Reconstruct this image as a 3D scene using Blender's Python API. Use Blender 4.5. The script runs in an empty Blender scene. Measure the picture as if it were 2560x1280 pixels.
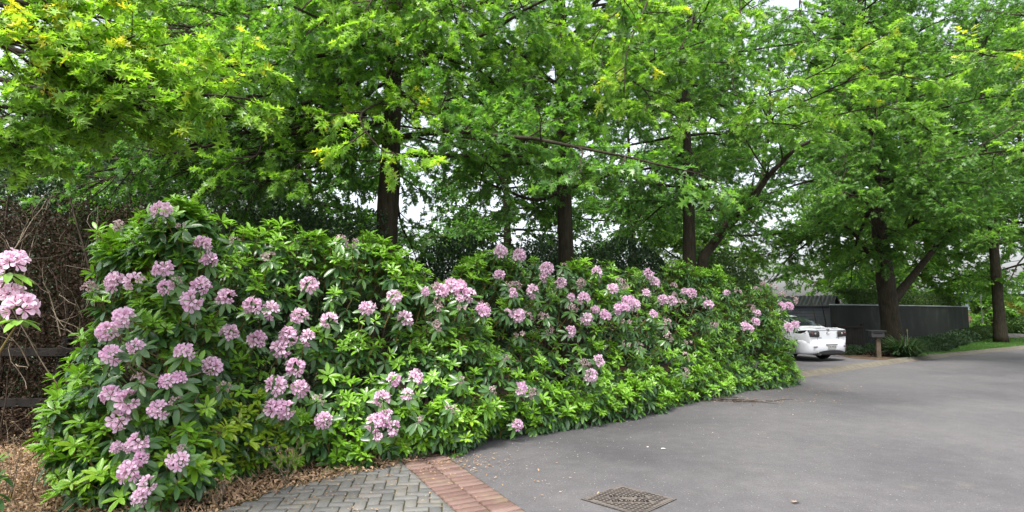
import bpy, math, random
import numpy as np
from mathutils import Vector, Matrix
R = math.radians
rng = np.random.default_rng(11); random.seed(11)
SC = bpy.context.scene
COL = SC.collection
CAMH = 1.65; F = 1443.0; PITCH = R(5.5)
cP, sP = math.cos(PITCH), math.sin(PITCH)

# ------------------------------------------------------------------ layout helpers (surveying the place)
def ray(px, py):
    x = (px-1280)/F; y = -(py-640)/F
    return Vector((x, cP-y*sP, sP+y*cP))
def G(px, py, z=0.0):
    d = ray(px, py); t = (z-CAMH)/d.z
    return Vector((d.x*t, d.y*t, z))
def W(px, py, Y):
    d = ray(px, py); t = Y/d.y
    return Vector((d.x*t, Y, CAMH+d.z*t))
def proj(P):
    P = np.asarray(P, float)
    x, y, z = P[..., 0], P[..., 1], P[..., 2]-CAMH
    dep = y*cP+z*sP; up = -y*sP+z*cP
    return 1280+F*x/dep, 640-F*up/dep

# ------------------------------------------------------------------ object helpers
def tag(o, label=None, cat=None, group=None, kind=None):
    if label: o['label'] = label
    if cat: o['category'] = cat
    if group: o['group'] = group
    if kind: o['kind'] = kind
    return o
def empty(name, loc=(0, 0, 0), rz=0.0):
    o = bpy.data.objects.new(name, None); COL.objects.link(o)
    o.location = loc; o.rotation_euler = (0, 0, rz); o.empty_display_size = .2
    return o
def link(name, me, mat=None, parent=None):
    o = bpy.data.objects.new(name, me); COL.objects.link(o)
    if mat is not None: me.materials.append(mat)
    if parent is not None: o.parent = parent
    return o
def np_mesh(name, V, faces, attrs=None, smooth=False):
    """faces: list of (m,k) int arrays ; attrs: name -> per-face float array (concatenated order)"""
    me = bpy.data.meshes.new(name)
    V = np.asarray(V, np.float32)
    me.vertices.add(len(V)); me.vertices.foreach_set('co', V.ravel())
    fl = [np.asarray(f, np.int32) for f in faces if len(f)]
    idx = np.concatenate([f.ravel() for f in fl])
    tot = np.concatenate([np.full(len(f), f.shape[1], np.int32) for f in fl])
    st = np.concatenate([[0], np.cumsum(tot)[:-1]]).astype(np.int32)
    me.loops.add(len(idx)); me.loops.foreach_set('vertex_index', idx)
    me.polygons.add(len(tot)); me.polygons.foreach_set('loop_start', st)
    if smooth: me.polygons.foreach_set('use_smooth', np.ones(len(tot), bool))
    me.update(calc_edges=True)
    if attrs:
        for k, a in attrs.items():
            at = me.attributes.new(k, 'FLOAT', 'FACE'); at.data.foreach_set('value', np.asarray(a, np.float32))
    return me
def unit(a):
    return a/np.maximum(np.linalg.norm(a, axis=-1, keepdims=True), 1e-9)

class MB:
    """simple mesh collector: boxes, tubes, lathes, polys"""
    def __init__(s): s.v = []; s.f = []
    def add(s, vs, fs):
        n = len(s.v); s.v += [tuple(v) for v in vs]; s.f += [tuple(i+n for i in f) for f in fs]; return s
    def box(s, c, d, M=None):
        x, y, z = d[0]/2, d[1]/2, d[2]/2
        vs = [Vector((sx*x, sy*y, sz*z)) for sz in (-1, 1) for sy in (-1, 1) for sx in (-1, 1)]
        if M is not None: vs = [M @ v for v in vs]
        vs = [v+Vector(c) for v in vs]
        return s.add(vs, [(0, 2, 3, 1), (4, 5, 7, 6), (0, 1, 5, 4), (2, 6, 7, 3), (0, 4, 6, 2), (1, 3, 7, 5)])
    def tube(s, pts, rad, n=8, cap=True):
        pts = [Vector(p) for p in pts]
        if not hasattr(rad, '__len__'): rad = [rad]*len(pts)
        vs = []; fs = []
        ref = Vector((0.31, 0.17, .93))
        prev = None
        for i, p in enumerate(pts):
            a = pts[max(i-1, 0)]; b = pts[min(i+1, len(pts)-1)]
            t = (b-a).normalized()
            if prev is None:
                u = t.cross(ref)
                if u.length < 1e-3: u = t.cross(Vector((1, 0, 0)))
                u.normalize()
            else:
                u = (prev-t*prev.dot(t)).normalized()
            prev = u; w = t.cross(u)
            for k in range(n):
                an = 2*math.pi*k/n
                vs.append(p+(u*math.cos(an)+w*math.sin(an))*rad[i])
        for i in range(len(pts)-1):
            for k in range(n):
                k2 = (k+1) % n
                fs.append((i*n+k, i*n+k2, (i+1)*n+k2, (i+1)*n+k))
        if cap:
            fs.append(tuple(range(n-1, -1, -1))); fs.append(tuple((len(pts)-1)*n+k for k in range(n)))
        return s.add(vs, fs)
    def prism(s, poly, z0, z1):
        n = len(poly)
        vs = [(p[0], p[1], z0) for p in poly]+[(p[0], p[1], z1) for p in poly]
        fs = [tuple(range(n-1, -1, -1)), tuple(range(n, 2*n))]
        fs += [(i, (i+1) % n, n+(i+1) % n, n+i) for i in range(n)]
        return s.add(vs, fs)
    def poly(s, poly, z=None):
        vs = [(p[0], p[1], z if z is not None else p[2]) for p in poly]
        return s.add(vs, [tuple(range(len(vs)))])
    def build(s, name, mat=None, parent=None, smooth=False, bevel=0):
        me = bpy.data.meshes.new(name); me.from_pydata(s.v, [], s.f); me.update()
        if smooth: me.polygons.foreach_set('use_smooth', [True]*len(me.polygons))
        o = link(name, me, mat, parent)
        if bevel:
            m = o.modifiers.new('b', 'BEVEL'); m.width = bevel; m.segments = 2; m.limit_method = 'ANGLE'
        return o

def spline(pts, n):
    P = [Vector(p) for p in pts]; P = [P[0]*2-P[1]]+P+[P[-1]*2-P[-2]]
    out = []; m = len(P)-3
    for i in range(n+1):
        t = i/n*m; k = min(int(t), m-1); u = t-k
        a, b, c, d = P[k:k+4]
        out.append(.5*((2*b)+(c-a)*u+(2*a-5*b+4*c-d)*u*u+(3*b-a-3*c+d)*u**3))
    return out

# ------------------------------------------------------------------ materials
def newmat(name):
    m = bpy.data.materials.new(name); m.use_nodes = True
    nt = m.node_tree; nt.nodes.clear()
    out = nt.nodes.new('ShaderNodeOutputMaterial')
    return m, nt, out
def N(nt, t, **kw):
    n = nt.nodes.new(t)
    for k, v in kw.items():
        if k.startswith('i_'): n.inputs[k[2:].replace('_', ' ')].default_value = v
        elif isinstance(k, str): setattr(n, k, v)
    return n
def rgb(c): return (c[0], c[1], c[2], 1)
def ramp(nt, src, stops):
    r = nt.nodes.new('ShaderNodeValToRGB')
    while len(r.color_ramp.elements) < len(stops): r.color_ramp.elements.new(.5)
    for e, (p, c) in zip(r.color_ramp.elements, stops): e.position = p; e.color = rgb(c)
    nt.links.new(src, r.inputs[0]); return r.outputs[0]
def noise(nt, scale, detail=4, rough=.55, coord='Object', vec=None):
    n = nt.nodes.new('ShaderNodeTexNoise'); n.inputs['Scale'].default_value = scale
    n.inputs['Detail'].default_value = detail; n.inputs['Roughness'].default_value = rough
    if vec is None:
        tc = nt.nodes.new('ShaderNodeTexCoord'); vec = tc.outputs[coord]
    nt.links.new(vec, n.inputs['Vector']); return n.outputs['Fac']
def mixc(nt, fac, a, b, mode='MIX'):
    m = nt.nodes.new('ShaderNodeMix'); m.data_type = 'RGBA'; m.blend_type = mode
    for i, x in ((0, fac), (6, a), (7, b)):
        if isinstance(x, (int, float)): m.inputs[i].default_value = x
        elif isinstance(x, tuple): m.inputs[i].default_value = rgb(x)
        else: nt.links.new(x, m.inputs[i])
    return m.outputs[2]
def simple(name, c, rough=.6, metal=0, c2=None, scale=8, bump=0, bscale=60, spec=.5, detail=5, coat=0):
    m, nt, out = newmat(name)
    b = N(nt, 'ShaderNodeBsdfPrincipled'); b.inputs['Roughness'].default_value = rough
    b.inputs['Metallic'].default_value = metal; b.inputs['Specular IOR Level'].default_value = spec
    b.inputs['Coat Weight'].default_value = coat
    if c2 is None: b.inputs['Base Color'].default_value = rgb(c)
    else: nt.links.new(ramp(nt, noise(nt, scale, detail), [(.3, c), (.7, c2)]), b.inputs['Base Color'])
    if bump:
        bp = N(nt, 'ShaderNodeBump'); bp.inputs['Strength'].default_value = bump; bp.inputs['Distance'].default_value = .01
        nt.links.new(noise(nt, bscale, 4), bp.inputs['Height']); nt.links.new(bp.outputs[0], b.inputs['Normal'])
    nt.links.new(b.outputs[0], out.inputs[0]); return m
def leafmat(name, dark, light, new, tip, back, rough=.45, trans=.4, spec=.5, tmul=(1.5, 1.7, .7)):
    """v: leaf to leaf variation, g: age of the growth (old -> new -> tip)"""
    m, nt, out = newmat(name)
    av = N(nt, 'ShaderNodeAttribute', attribute_name='v'); ag = N(nt, 'ShaderNodeAttribute', attribute_name='g')
    base = ramp(nt, av.outputs['Fac'], [(0, dark), (1, light)])
    grow = ramp(nt, av.outputs['Fac'], [(0, tuple(x*.75 for x in new)), (1, new)])
    g1 = ramp(nt, ag.outputs['Fac'], [(0, (0, 0, 0)), (.6, (1, 1, 1))])
    g2 = ramp(nt, ag.outputs['Fac'], [(.74, (0, 0, 0)), (1, (1, 1, 1))])
    c = mixc(nt, g1, base, grow); c = mixc(nt, g2, c, tip)
    n = noise(nt, 35, 2); c = mixc(nt, .25, c, mixc(nt, n, (0.3, .3, .3), (1, 1, 1)), 'SOFT_LIGHT')
    geo = N(nt, 'ShaderNodeNewGeometry')
    cb = mixc(nt, .55, c, back); cf = mixc(nt, geo.outputs['Backfacing'], c, cb)
    b = N(nt, 'ShaderNodeBsdfPrincipled'); nt.links.new(cf, b.inputs['Base Color'])
    b.inputs['Roughness'].default_value = rough; b.inputs['Specular IOR Level'].default_value = spec
    t = N(nt, 'ShaderNodeBsdfTranslucent'); tc = mixc(nt, 1.0, c, tuple(x for x in tmul), 'MULTIPLY')
    nt.links.new(tc, t.inputs['Color'])
    mx = N(nt, 'ShaderNodeMixShader'); mx.inputs[0].default_value = trans
    nt.links.new(b.outputs[0], mx.inputs[1]); nt.links.new(t.outputs[0], mx.inputs[2])
    nt.links.new(mx.outputs[0], out.inputs[0]); return m
#VARS
M = {}
M['oak'] = leafmat('oak_leaf', (.034, .10, .020), (.085, .20, .034), (.24, .42, .05), (.50, .44, .05), (.11, .19, .07), .38, .45, .5, (2.0, 2.1, .9))
M['oak_far'] = leafmat('oak_leaf_far', (.032, .095, .022), (.085, .195, .040), (.19, .35, .05), (.28, .30, .05), (.10, .18, .07), .42, .45, .4, (2.0, 2.1, 1.0))
M['rhodo'] = leafmat('rhododendron_leaf', (.026, .078, .026), (.070, .150, .050), (.21, .43, .035), (.30, .42, .035), (.10, .16, .06), .30, .22, .55, (1.8, 2.0, .6))
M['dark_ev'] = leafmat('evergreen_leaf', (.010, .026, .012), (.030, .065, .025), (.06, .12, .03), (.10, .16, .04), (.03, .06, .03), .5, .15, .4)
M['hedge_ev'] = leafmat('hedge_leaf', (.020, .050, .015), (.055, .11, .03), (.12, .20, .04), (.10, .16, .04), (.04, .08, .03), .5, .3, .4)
M['yellow'] = leafmat('golden_leaf', (.17, .19, .04), (.32, .30, .06), (.36, .34, .08), (.4, .36, .1), (.4, .36, .1), .5, .3, .4)
M['dead'] = leafmat('dead_foliage', (.012, .0075, .005), (.034, .023, .015), (.055, .034, .021), (.08, .05, .03), (.035, .02, .012), .8, .1, .2)
M['litter'] = leafmat('fallen_leaf', (.07, .035, .02), (.30, .19, .12), (.46, .31, .20), (.48, .36, .20), (.25, .16, .10), .7, .15, .3)
M['grass'] = leafmat('grass_blade', (.03, .09, .015), (.07, .17, .03), (.12, .24, .04), (.2, .28, .05), (.05, .12, .03), .5, .3, .3)
M['strap'] = leafmat('strap_leaf', (.018, .045, .020), (.045, .09, .035), (.09, .15, .05), (.12, .2, .05), (.05, .09, .04), .35, .15, .5)
def barkmat(name, a, b, sc=1.0):
    m, nt, out = newmat(name)
    tc = N(nt, 'ShaderNodeTexCoord'); mp = N(nt, 'ShaderNodeMapping'); mp.inputs['Scale'].default_value = (14*sc, 14*sc, 2.2*sc)
    nt.links.new(tc.outputs['Object'], mp.inputs[0])
    n1 = noise(nt, 1.6, 8, .7, vec=mp.outputs[0]); n2 = noise(nt, 3, 3)
    c = ramp(nt, n1, [(.32, a), (.66, b)]); c = mixc(nt, n2, c, (.10, .12, .06), 'SOFT_LIGHT')
    p = N(nt, 'ShaderNodeBsdfPrincipled'); p.inputs['Roughness'].default_value = .9; p.inputs['Specular IOR Level'].default_value = .2
    nt.links.new(c, p.inputs['Base Color'])
    bp = N(nt, 'ShaderNodeBump'); bp.inputs['Strength'].default_value = .9; bp.inputs['Distance'].default_value = .03
    nt.links.new(n1, bp.inputs['Height']); nt.links.new(bp.outputs[0], p.inputs['Normal'])
    nt.links.new(p.outputs[0], out.inputs[0]); return m
M['bark'] = barkmat('oak_bark', (.022, .018, .013), (.085, .070, .052))
M['twig'] = simple('twig_bark', (.022, .017, .013), .85, c2=(.055, .042, .03), scale=5, spec=.2)
M['stem'] = simple('green_brown_stem', (.14, .13, .04), .7, c2=(.22, .15, .05), scale=5, spec=.3)
M['deadtwig'] = simple('dead_twig', (.028, .022, .018), .9, c2=(.085, .066, .052), scale=6, spec=.1)
M['greytwig'] = simple('grey_dry_stalk', (.13, .105, .08), .9, c2=(.24, .20, .15), scale=9, spec=.1)
def asphalt():
    m, nt, out = newmat('asphalt')
    p = N(nt, 'ShaderNodeBsdfPrincipled'); p.inputs['Roughness'].default_value = .82; p.inputs['Specular IOR Level'].default_value = .35
    c = ramp(nt, noise(nt, 140, 3, .7), [(.32, (.065, .063, .065)), (.55, (.108, .105, .108)), (.75, (.165, .158, .158))])
    big = ramp(nt, noise(nt, .55, 5, .6), [(.28, (.74, .74, .76)), (.72, (1.14, 1.12, 1.10))])
    c = mixc(nt, 1.0, c, big, 'MULTIPLY')
    gr = ramp(nt, noise(nt, 42, 3, .75), [(.30, (.80, .80, .81)), (.5, (1, 1, 1)), (.70, (1.2, 1.19, 1.18))]); c = mixc(nt, 1.0, c, gr, 'MULTIPLY')
    c = mixc(nt, 1.0, c, (.98, .98, 1.01), 'MULTIPLY')
    wv = ramp(nt, noise(nt, 5, 6, .65), [(.35, (.88, .88, .88)), (.65, (1.08, 1.08, 1.08))]); c = mixc(nt, 1.0, c, wv, 'MULTIPLY')
    sp = ramp(nt, noise(nt, 55, 2, .5), [(.70, (0, 0, 0)), (.735, (1, 1, 1))])
    c = mixc(nt, sp, c, (.42, .40, .38))
    st = ramp(nt, noise(nt, 1.7, 6, .7), [(.60, (0, 0, 0)), (.72, (.35, .35, .35))])
    c = mixc(nt, st, c, (.17, .155, .12))
    nt.links.new(c, p.inputs['Base Color'])
    bp = N(nt, 'ShaderNodeBump'); bp.inputs['Strength'].default_value = .5; bp.inputs['Distance'].default_value = .004
    nt.links.new(noise(nt, 160, 3, .6), bp.inputs['Height']); nt.links.new(bp.outputs[0], p.inputs['Normal'])
    nt.links.new(p.outputs[0], out.inputs[0]); return m
M['asphalt'] = asphalt()
M['soil'] = simple('soil', (.035, .024, .016), .95, c2=(.11, .075, .05), scale=6, bump=.6, bscale=40, spec=.1)
M['joint'] = simple('sandy_moss_joint', (.085, .07, .04), .95, c2=(.045, .05, .022), scale=12, bump=.5, spec=.1)
M['concrete'] = simple('weathered_concrete', (.085, .076, .06), .85, c2=(.14, .125, .10), scale=5, bump=.4, spec=.3)
M['lawn'] = simple('lawn_ground', (.03, .06, .012), .95, c2=(.05, .10, .02), scale=3, spec=.1)
def brickmat(name, a, b, d):
    m, nt, out = newmat(name)
    at = N(nt, 'ShaderNodeAttribute', attribute_name='v')
    c = ramp(nt, at.outputs['Fac'], [(0, a), (.5, b), (1, d)])
    c = mixc(nt, .35, c, ramp(nt, noise(nt, 60, 5, .7), [(.3, (.35, .35, .35)), (.7, (.7, .7, .7))]), 'OVERLAY')
    st = ramp(nt, noise(nt, 3, 5, .7), [(.52, (0, 0, 0)), (.7, (.5, .5, .5))]); c = mixc(nt, st, c, (.20, .17, .11))
    p = N(nt, 'ShaderNodeBsdfPrincipled'); p.inputs['Roughness'].default_value = .85; p.inputs['Specular IOR Level'].default_value = .3
    nt.links.new(c, p.inputs['Base Color'])
    bp = N(nt, 'ShaderNodeBump'); bp.inputs['Strength'].default_value = .5; bp.inputs['Distance'].default_value = .004
    nt.links.new(noise(nt, 130, 3, .6), bp.inputs['Height']); nt.links.new(bp.outputs[0], p.inputs['Normal'])
    nt.links.new(p.outputs[0], out.inputs[0]); return m
M['grey_paver'] = brickmat('grey_paver', (.095, .097, .096), (.125, .126, .121), (.155, .150, .140))
M['red_paver'] = brickmat('red_paver', (.115, .070, .060), (.145, .092, .079), (.175, .118, .104))
M['iron'] = simple('cast_iron', (.085, .074, .068), .6, c2=(.15, .13, .12), scale=30, bump=.4, spec=.4)
M['iron_dark'] = simple('recess_shade_tone', (.012, .010, .009), .9, spec=.1)  # near black colour standing in for the shade inside recesses
M['car_white'] = simple('white_car_paint', (.56, .58, .61), .3, spec=.5, coat=.6)
M['glass'] = simple('dark_car_glass', (.012, .015, .018), .06, spec=.8)
M['black_plastic'] = simple('black_plastic', (.012, .012, .013), .5)
M['rubber'] = simple('tyre_rubber', (.012, .012, .012), .85, spec=.2)
M['chrome'] = simple('chrome', (.6, .6, .6), .2, metal=1)
M['lamp_lens'] = simple('clear_lamp_lens', (.30, .27, .26), .12, spec=.8)
M['lamp_red'] = simple('red_lamp_lens', (.07, .015, .015), .15, spec=.8)
M['lamp_dark'] = simple('smoked_lamp_housing', (.02, .018, .018), .12, spec=.8)
M['plate'] = simple('number_plate_white', (.36, .36, .35), .4)
M['ink'] = simple('black_lettering', (.01, .01, .01), .5)
M['clad'] = simple('dark_grey_cladding', (.065, .075, .090), .6, c2=(.085, .097, .112), scale=2)
M['roofing'] = simple('dark_corrugated_iron', (.045, .047, .043), .6, c2=(.065, .066, .058), scale=3)
def wallmat():
    m, nt, out = newmat('painted_plaster')
    tc = N(nt, 'ShaderNodeTexCoord'); mp = N(nt, 'ShaderNodeMapping'); mp.inputs['Scale'].default_value = (1.3, 1.3, .8)
    nt.links.new(tc.outputs['Object'], mp.inputs[0])
    c = ramp(nt, noise(nt, 1, 6, .6, vec=mp.outputs[0]), [(.3, (.010, .0125, .0105)), (.55, (.017, .020, .017)), (.8, (.045, .050, .042))])
    p = N(nt, 'ShaderNodeBsdfPrincipled'); p.inputs['Roughness'].default_value = .8; p.inputs['Specular IOR Level'].default_value = .2; nt.links.new(c, p.inputs['Base Color'])
    nt.links.new(p.outputs[0], out.inputs[0]); return m
M['wall'] = wallmat()
M['cap'] = simple('pale_wall_cap', (.26, .29, .28), .7, c2=(.16, .19, .18), scale=1.5)
M['dark_timber'] = simple('dark_stained_timber', (.007, .0065, .006), .85, c2=(.018, .016, .014), scale=4, bump=.3, spec=.2)
M['post_timber'] = simple('weathered_post_timber', (.055, .042, .028), .85, c2=(.11, .085, .06), scale=7, bump=.3, spec=.2)
M['black_tin'] = simple('black_letterbox_tin', (.016, .017, .018), .45)
M['petal'] = None
def petalmat(name, a, b, c0):
    m, nt, out = newmat(name)
    ag = N(nt, 'ShaderNodeAttribute', attribute_name='g'); av = N(nt, 'ShaderNodeAttribute', attribute_name='v')
    oi = N(nt, 'ShaderNodeObjectInfo'); c = ramp(nt, av.outputs['Fac'], [(0, a), (1, b)]); c = mixc(nt, ramp(nt, oi.outputs['Random'], [(.1, (0, 0, 0)), (1, (.65, .65, .65))]), c, b); c = mixc(nt, ag.outputs['Fac'], c, c0)
    p = N(nt, 'ShaderNodeBsdfPrincipled'); p.inputs['Roughness'].default_value = .6; nt.links.new(c, p.inputs['Base Color'])
    p.inputs['Specular IOR Level'].default_value = .2
    t = N(nt, 'ShaderNodeBsdfTranslucent'); nt.links.new(c, t.inputs['Color'])
    mx = N(nt, 'ShaderNodeMixShader'); mx.inputs[0].default_value = .48
    nt.links.new(p.outputs[0], mx.inputs[1]); nt.links.new(t.outputs[0], mx.inputs[2])
    nt.links.new(mx.outputs[0], out.inputs[0]); return m
M['petal'] = petalmat('pink_petal', (.80, .50, .75), (.95, .76, .90), (.80, .38, .55))
M['petal_old'] = petalmat('faded_petal', (.48, .34, .40), (.64, .50, .52), (.34, .22, .15))

# ------------------------------------------------------------------ leaves
def fan_leaf(outline, fold=.12, bend=.18):
    """outline: right side points (x,y) from base to tip; symmetrical leaf folded on the midrib; returns V, tris"""
    pts = outline; n = len(pts)
    V = []; 
    ymax = max(p[1] for p in pts)
    mid = [(0, p[1]*.94 if 0 < i < n-1 else p[1]) for i, p in enumerate(pts)]
    def zf(x, y): return fold*abs(x)-bend*(y/ymax)**2*ymax
    for i in range(n): V.append((0, mid[i][1], zf(0, mid[i][1])))
    for sgn in (1, -1):
        for i in range(1, n-1): V.append((sgn*pts[i][0], pts[i][1], zf(pts[i][0], pts[i][1])))
    T = []
    for s_, off in ((1, n), (-1, n+n-2)):
        def R_(i): return off+i-1 if 0 < i < n-1 else i
        for i in range(n-1):
            a, b, c, d = i, R_(i), R_(i+1), i+1
            q = [a, b, c, d]
            if s_ < 0: q = q[::-1]
            q2 = []
            for k in q:
                if k not in q2: q2.append(k)
            if len(q2) == 4: T += [(q2[0], q2[1], q2[2]), (q2[0], q2[2], q2[3])]
            elif len(q2) == 3: T.append(tuple(q2))
    return np.array(V, float), np.array(T, int)
# pin oak: deep pointed lobes (detailed and light versions), length 1
OAK_HI = fan_leaf([(0, 0), (.05, .14), (.32, .10), (.09, .34), (.34, .44), (.58, .50), (.34, .53), (.10, .58), (.36, .90), (.07, .80), (0, 1.12)], .25, .22)
def star_leaf():
    V = [(0, 0, 0), (.05, .3, 0), (-.05, .3, 0), (.30, .14, .05), (-.30, .14, .05), (.52, .50, .08), (-.52, .50, .08), (.09, .55, -.03), (-.09, .55, -.03),
         (.30, .85, -.06), (-.30, .85, -.06), (0, 1.05, -.18), (.06, .74, -.08), (-.06, .74, -.08)]
    T = [(0, 1, 2), (0, 3, 1), (0, 2, 4), (1, 5, 7), (2, 8, 6), (1, 7, 8), (1, 8, 2), (7, 9, 12), (8, 13, 10), (7, 12, 13), (7, 13, 8), (12, 11, 13)]
    return np.array(V, float), np.array(T, int)
OAK_MID = star_leaf()
def lo_leaf():
    V = [(0, 0, 0), (.50, .38, .06), (.10, .55, 0), (-.10, .55, 0), (-.50, .38, .06), (.28, .85, -.05), (-.28, .85, -.05), (0, 1.05, -.15)]
    T = [(0, 1, 2), (0, 2, 3), (0, 3, 4), (2, 5, 7), (2, 7, 3), (3, 7, 6)]
    return np.array(V, float), np.array(T, int)
OAK_LO = lo_leaf()
RH = fan_leaf([(0, 0), (.045, .08), (.13, .30), (.165, .55), (.12, .82), (0, 1.0)], .35, .18)
RH_LO = fan_leaf([(0, 0), (.12, .28), (.155, .62), (0, 1.0)], .35, .16)
OVAL = fan_leaf([(0, 0), (.22, .35), (.18, .7), (0, 1.0)], .2, .15)
DIA = (np.array([(0, 0, 0), (.28, .45, .04), (0, 1, 0), (-.28, .45, .04)], float), np.array([(0, 1, 2), (0, 2, 3)], int))

def scatter(tmpl, pos, axis, nrm, scale, width=None):
    V, T = tmpl
    a = unit(np.asarray(axis, float)); n = np.asarray(nrm, float)
    x = unit(np.cross(a, n)); z = np.cross(x, a)
    w = scale if width is None else scale*width
    P = (pos[:, None, :] + x[:, None, :]*(V[None, :, 0:1]*w[:, None, None]) + a[:, None, :]*(V[None, :, 1:2]*scale[:, None, None])
         + z[:, None, :]*(V[None, :, 2:3]*scale[:, None, None]))
    nv = len(V); Fc = T[None, :, :]+(np.arange(len(pos))*nv)[:, None, None]
    return P.reshape(-1, 3), Fc.reshape(-1, T.shape[1])
class Leaves:
    def __init__(s): s.V = []; s.F = []; s.v = []; s.g = []; s.n = 0
    def add(s, tmpl, pos, axis, nrm, scale, g, v=None, width=None):
        if len(pos) == 0: return
        P, Fc = scatter(tmpl, pos, axis, nrm, scale, width)
        k = len(tmpl[1])
        if v is None: v = rng.random(len(pos))
        s.V.append(P); s.F.append(Fc+s.n); s.n += len(P)
        s.v.append(np.repeat(v, k)); s.g.append(np.repeat(g, k))
    def build(s, name, mat, parent=None):
        me = np_mesh(name, np.concatenate(s.V), [np.concatenate(s.F)], {'v': np.concatenate(s.v), 'g': np.concatenate(s.g)})
        return link(name, me, mat, parent)
def segs_mesh(P0, P1, r0, r1, sides=3):
    P0 = np.asarray(P0, float); P1 = np.asarray(P1, float); n = len(P0)
    t = unit(P1-P0); ref = np.tile([.3, .2, .93], (n, 1)); u = unit(np.cross(t, ref)); w = np.cross(t, u)
    an = np.arange(sides)*2*np.pi/sides
    ring = u[:, None, :]*np.cos(an)[None, :, None]+w[:, None, :]*np.sin(an)[None, :, None]
    r0 = np.broadcast_to(r0, (n,)); r1 = np.broadcast_to(r1, (n,))
    A = P0[:, None, :]+ring*r0[:, None, None]; B = P1[:, None, :]+ring*r1[:, None, None]
    V = np.concatenate([A, B], 1).reshape(-1, 3)
    k = np.arange(sides); q = np.stack([k, (k+1) % sides, (k+1) % sides+sides, k+sides], 1)
    Fc = (q[None]+(np.arange(n)*2*sides)[:, None, None]).reshape(-1, 4)
    return V, Fc
class Segs:
    def __init__(s): s.a = []; s.b = []; s.r0 = []; s.r1 = []
    def add(s, a, b, r0, r1): s.a.append(tuple(a)); s.b.append(tuple(b)); s.r0.append(r0); s.r1.append(r1)
    def line(s, pts, r0, r1):
        n = len(pts)-1
        for i in range(n): s.add(pts[i], pts[i+1], r0+(r1-r0)*i/n, r0+(r1-r0)*(i+1)/n)
    def build(s, name, mat, parent=None, sides=3):
        V, Fc = segs_mesh(s.a, s.b, np.array(s.r0), np.array(s.r1), sides)
        return link(name, np_mesh(name, V, [Fc], smooth=True), mat, parent)

def twig_leaves(L, P0, D, ln, nper, tmpl, lsize, g0, g1, droop=.35, spread=.9, up=1.0, v0=0., v1=1.):
    """leaves along straight twigs P0 + D*ln. vectorised over twigs; g0..g1 growth from base to tip"""
    P0 = np.asarray(P0, float); D = unit(np.asarray(D, float)); ln = np.asarray(ln, float); n = len(P0)
    if n == 0: return
    t = (np.arange(nper)[None, :]+rng.random((n, nper)))/nper
    t = .12+.9*t**.85
    pos = P0[:, None, :]+D[:, None, :]*(t*ln[:, None])[..., None]
    side = rng.normal(size=(n, nper, 3)); side -= D[:, None, :]*np.sum(side*D[:, None, :], -1, keepdims=True); side = unit(side)
    side[..., 2] *= .55
    ax = D[:, None, :]*(.35+.5*t[..., None])+side*spread; ax = unit(ax); ax[..., 2] -= droop*rng.random((n, nper))
    nr = rng.normal(size=(n, nper, 3))*.55; nr[..., 2] += up
    sc = lsize*(.55+.65*rng.random((n, nper)))
    g = np.clip(g0[:, None]+(g1-g0)[:, None]*t**1.5+rng.normal(size=(n, nper))*.10, 0, 1)
    v = np.clip(v0+(v1-v0)*rng.random((n, nper)), 0, 1)
    L.add(tmpl, pos.reshape(-1, 3), ax.reshape(-1, 3), nr.reshape(-1, 3), sc.ravel(), g.ravel(), v.ravel(), width=rng.uniform(.6, 1.1, sc.size))

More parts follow.
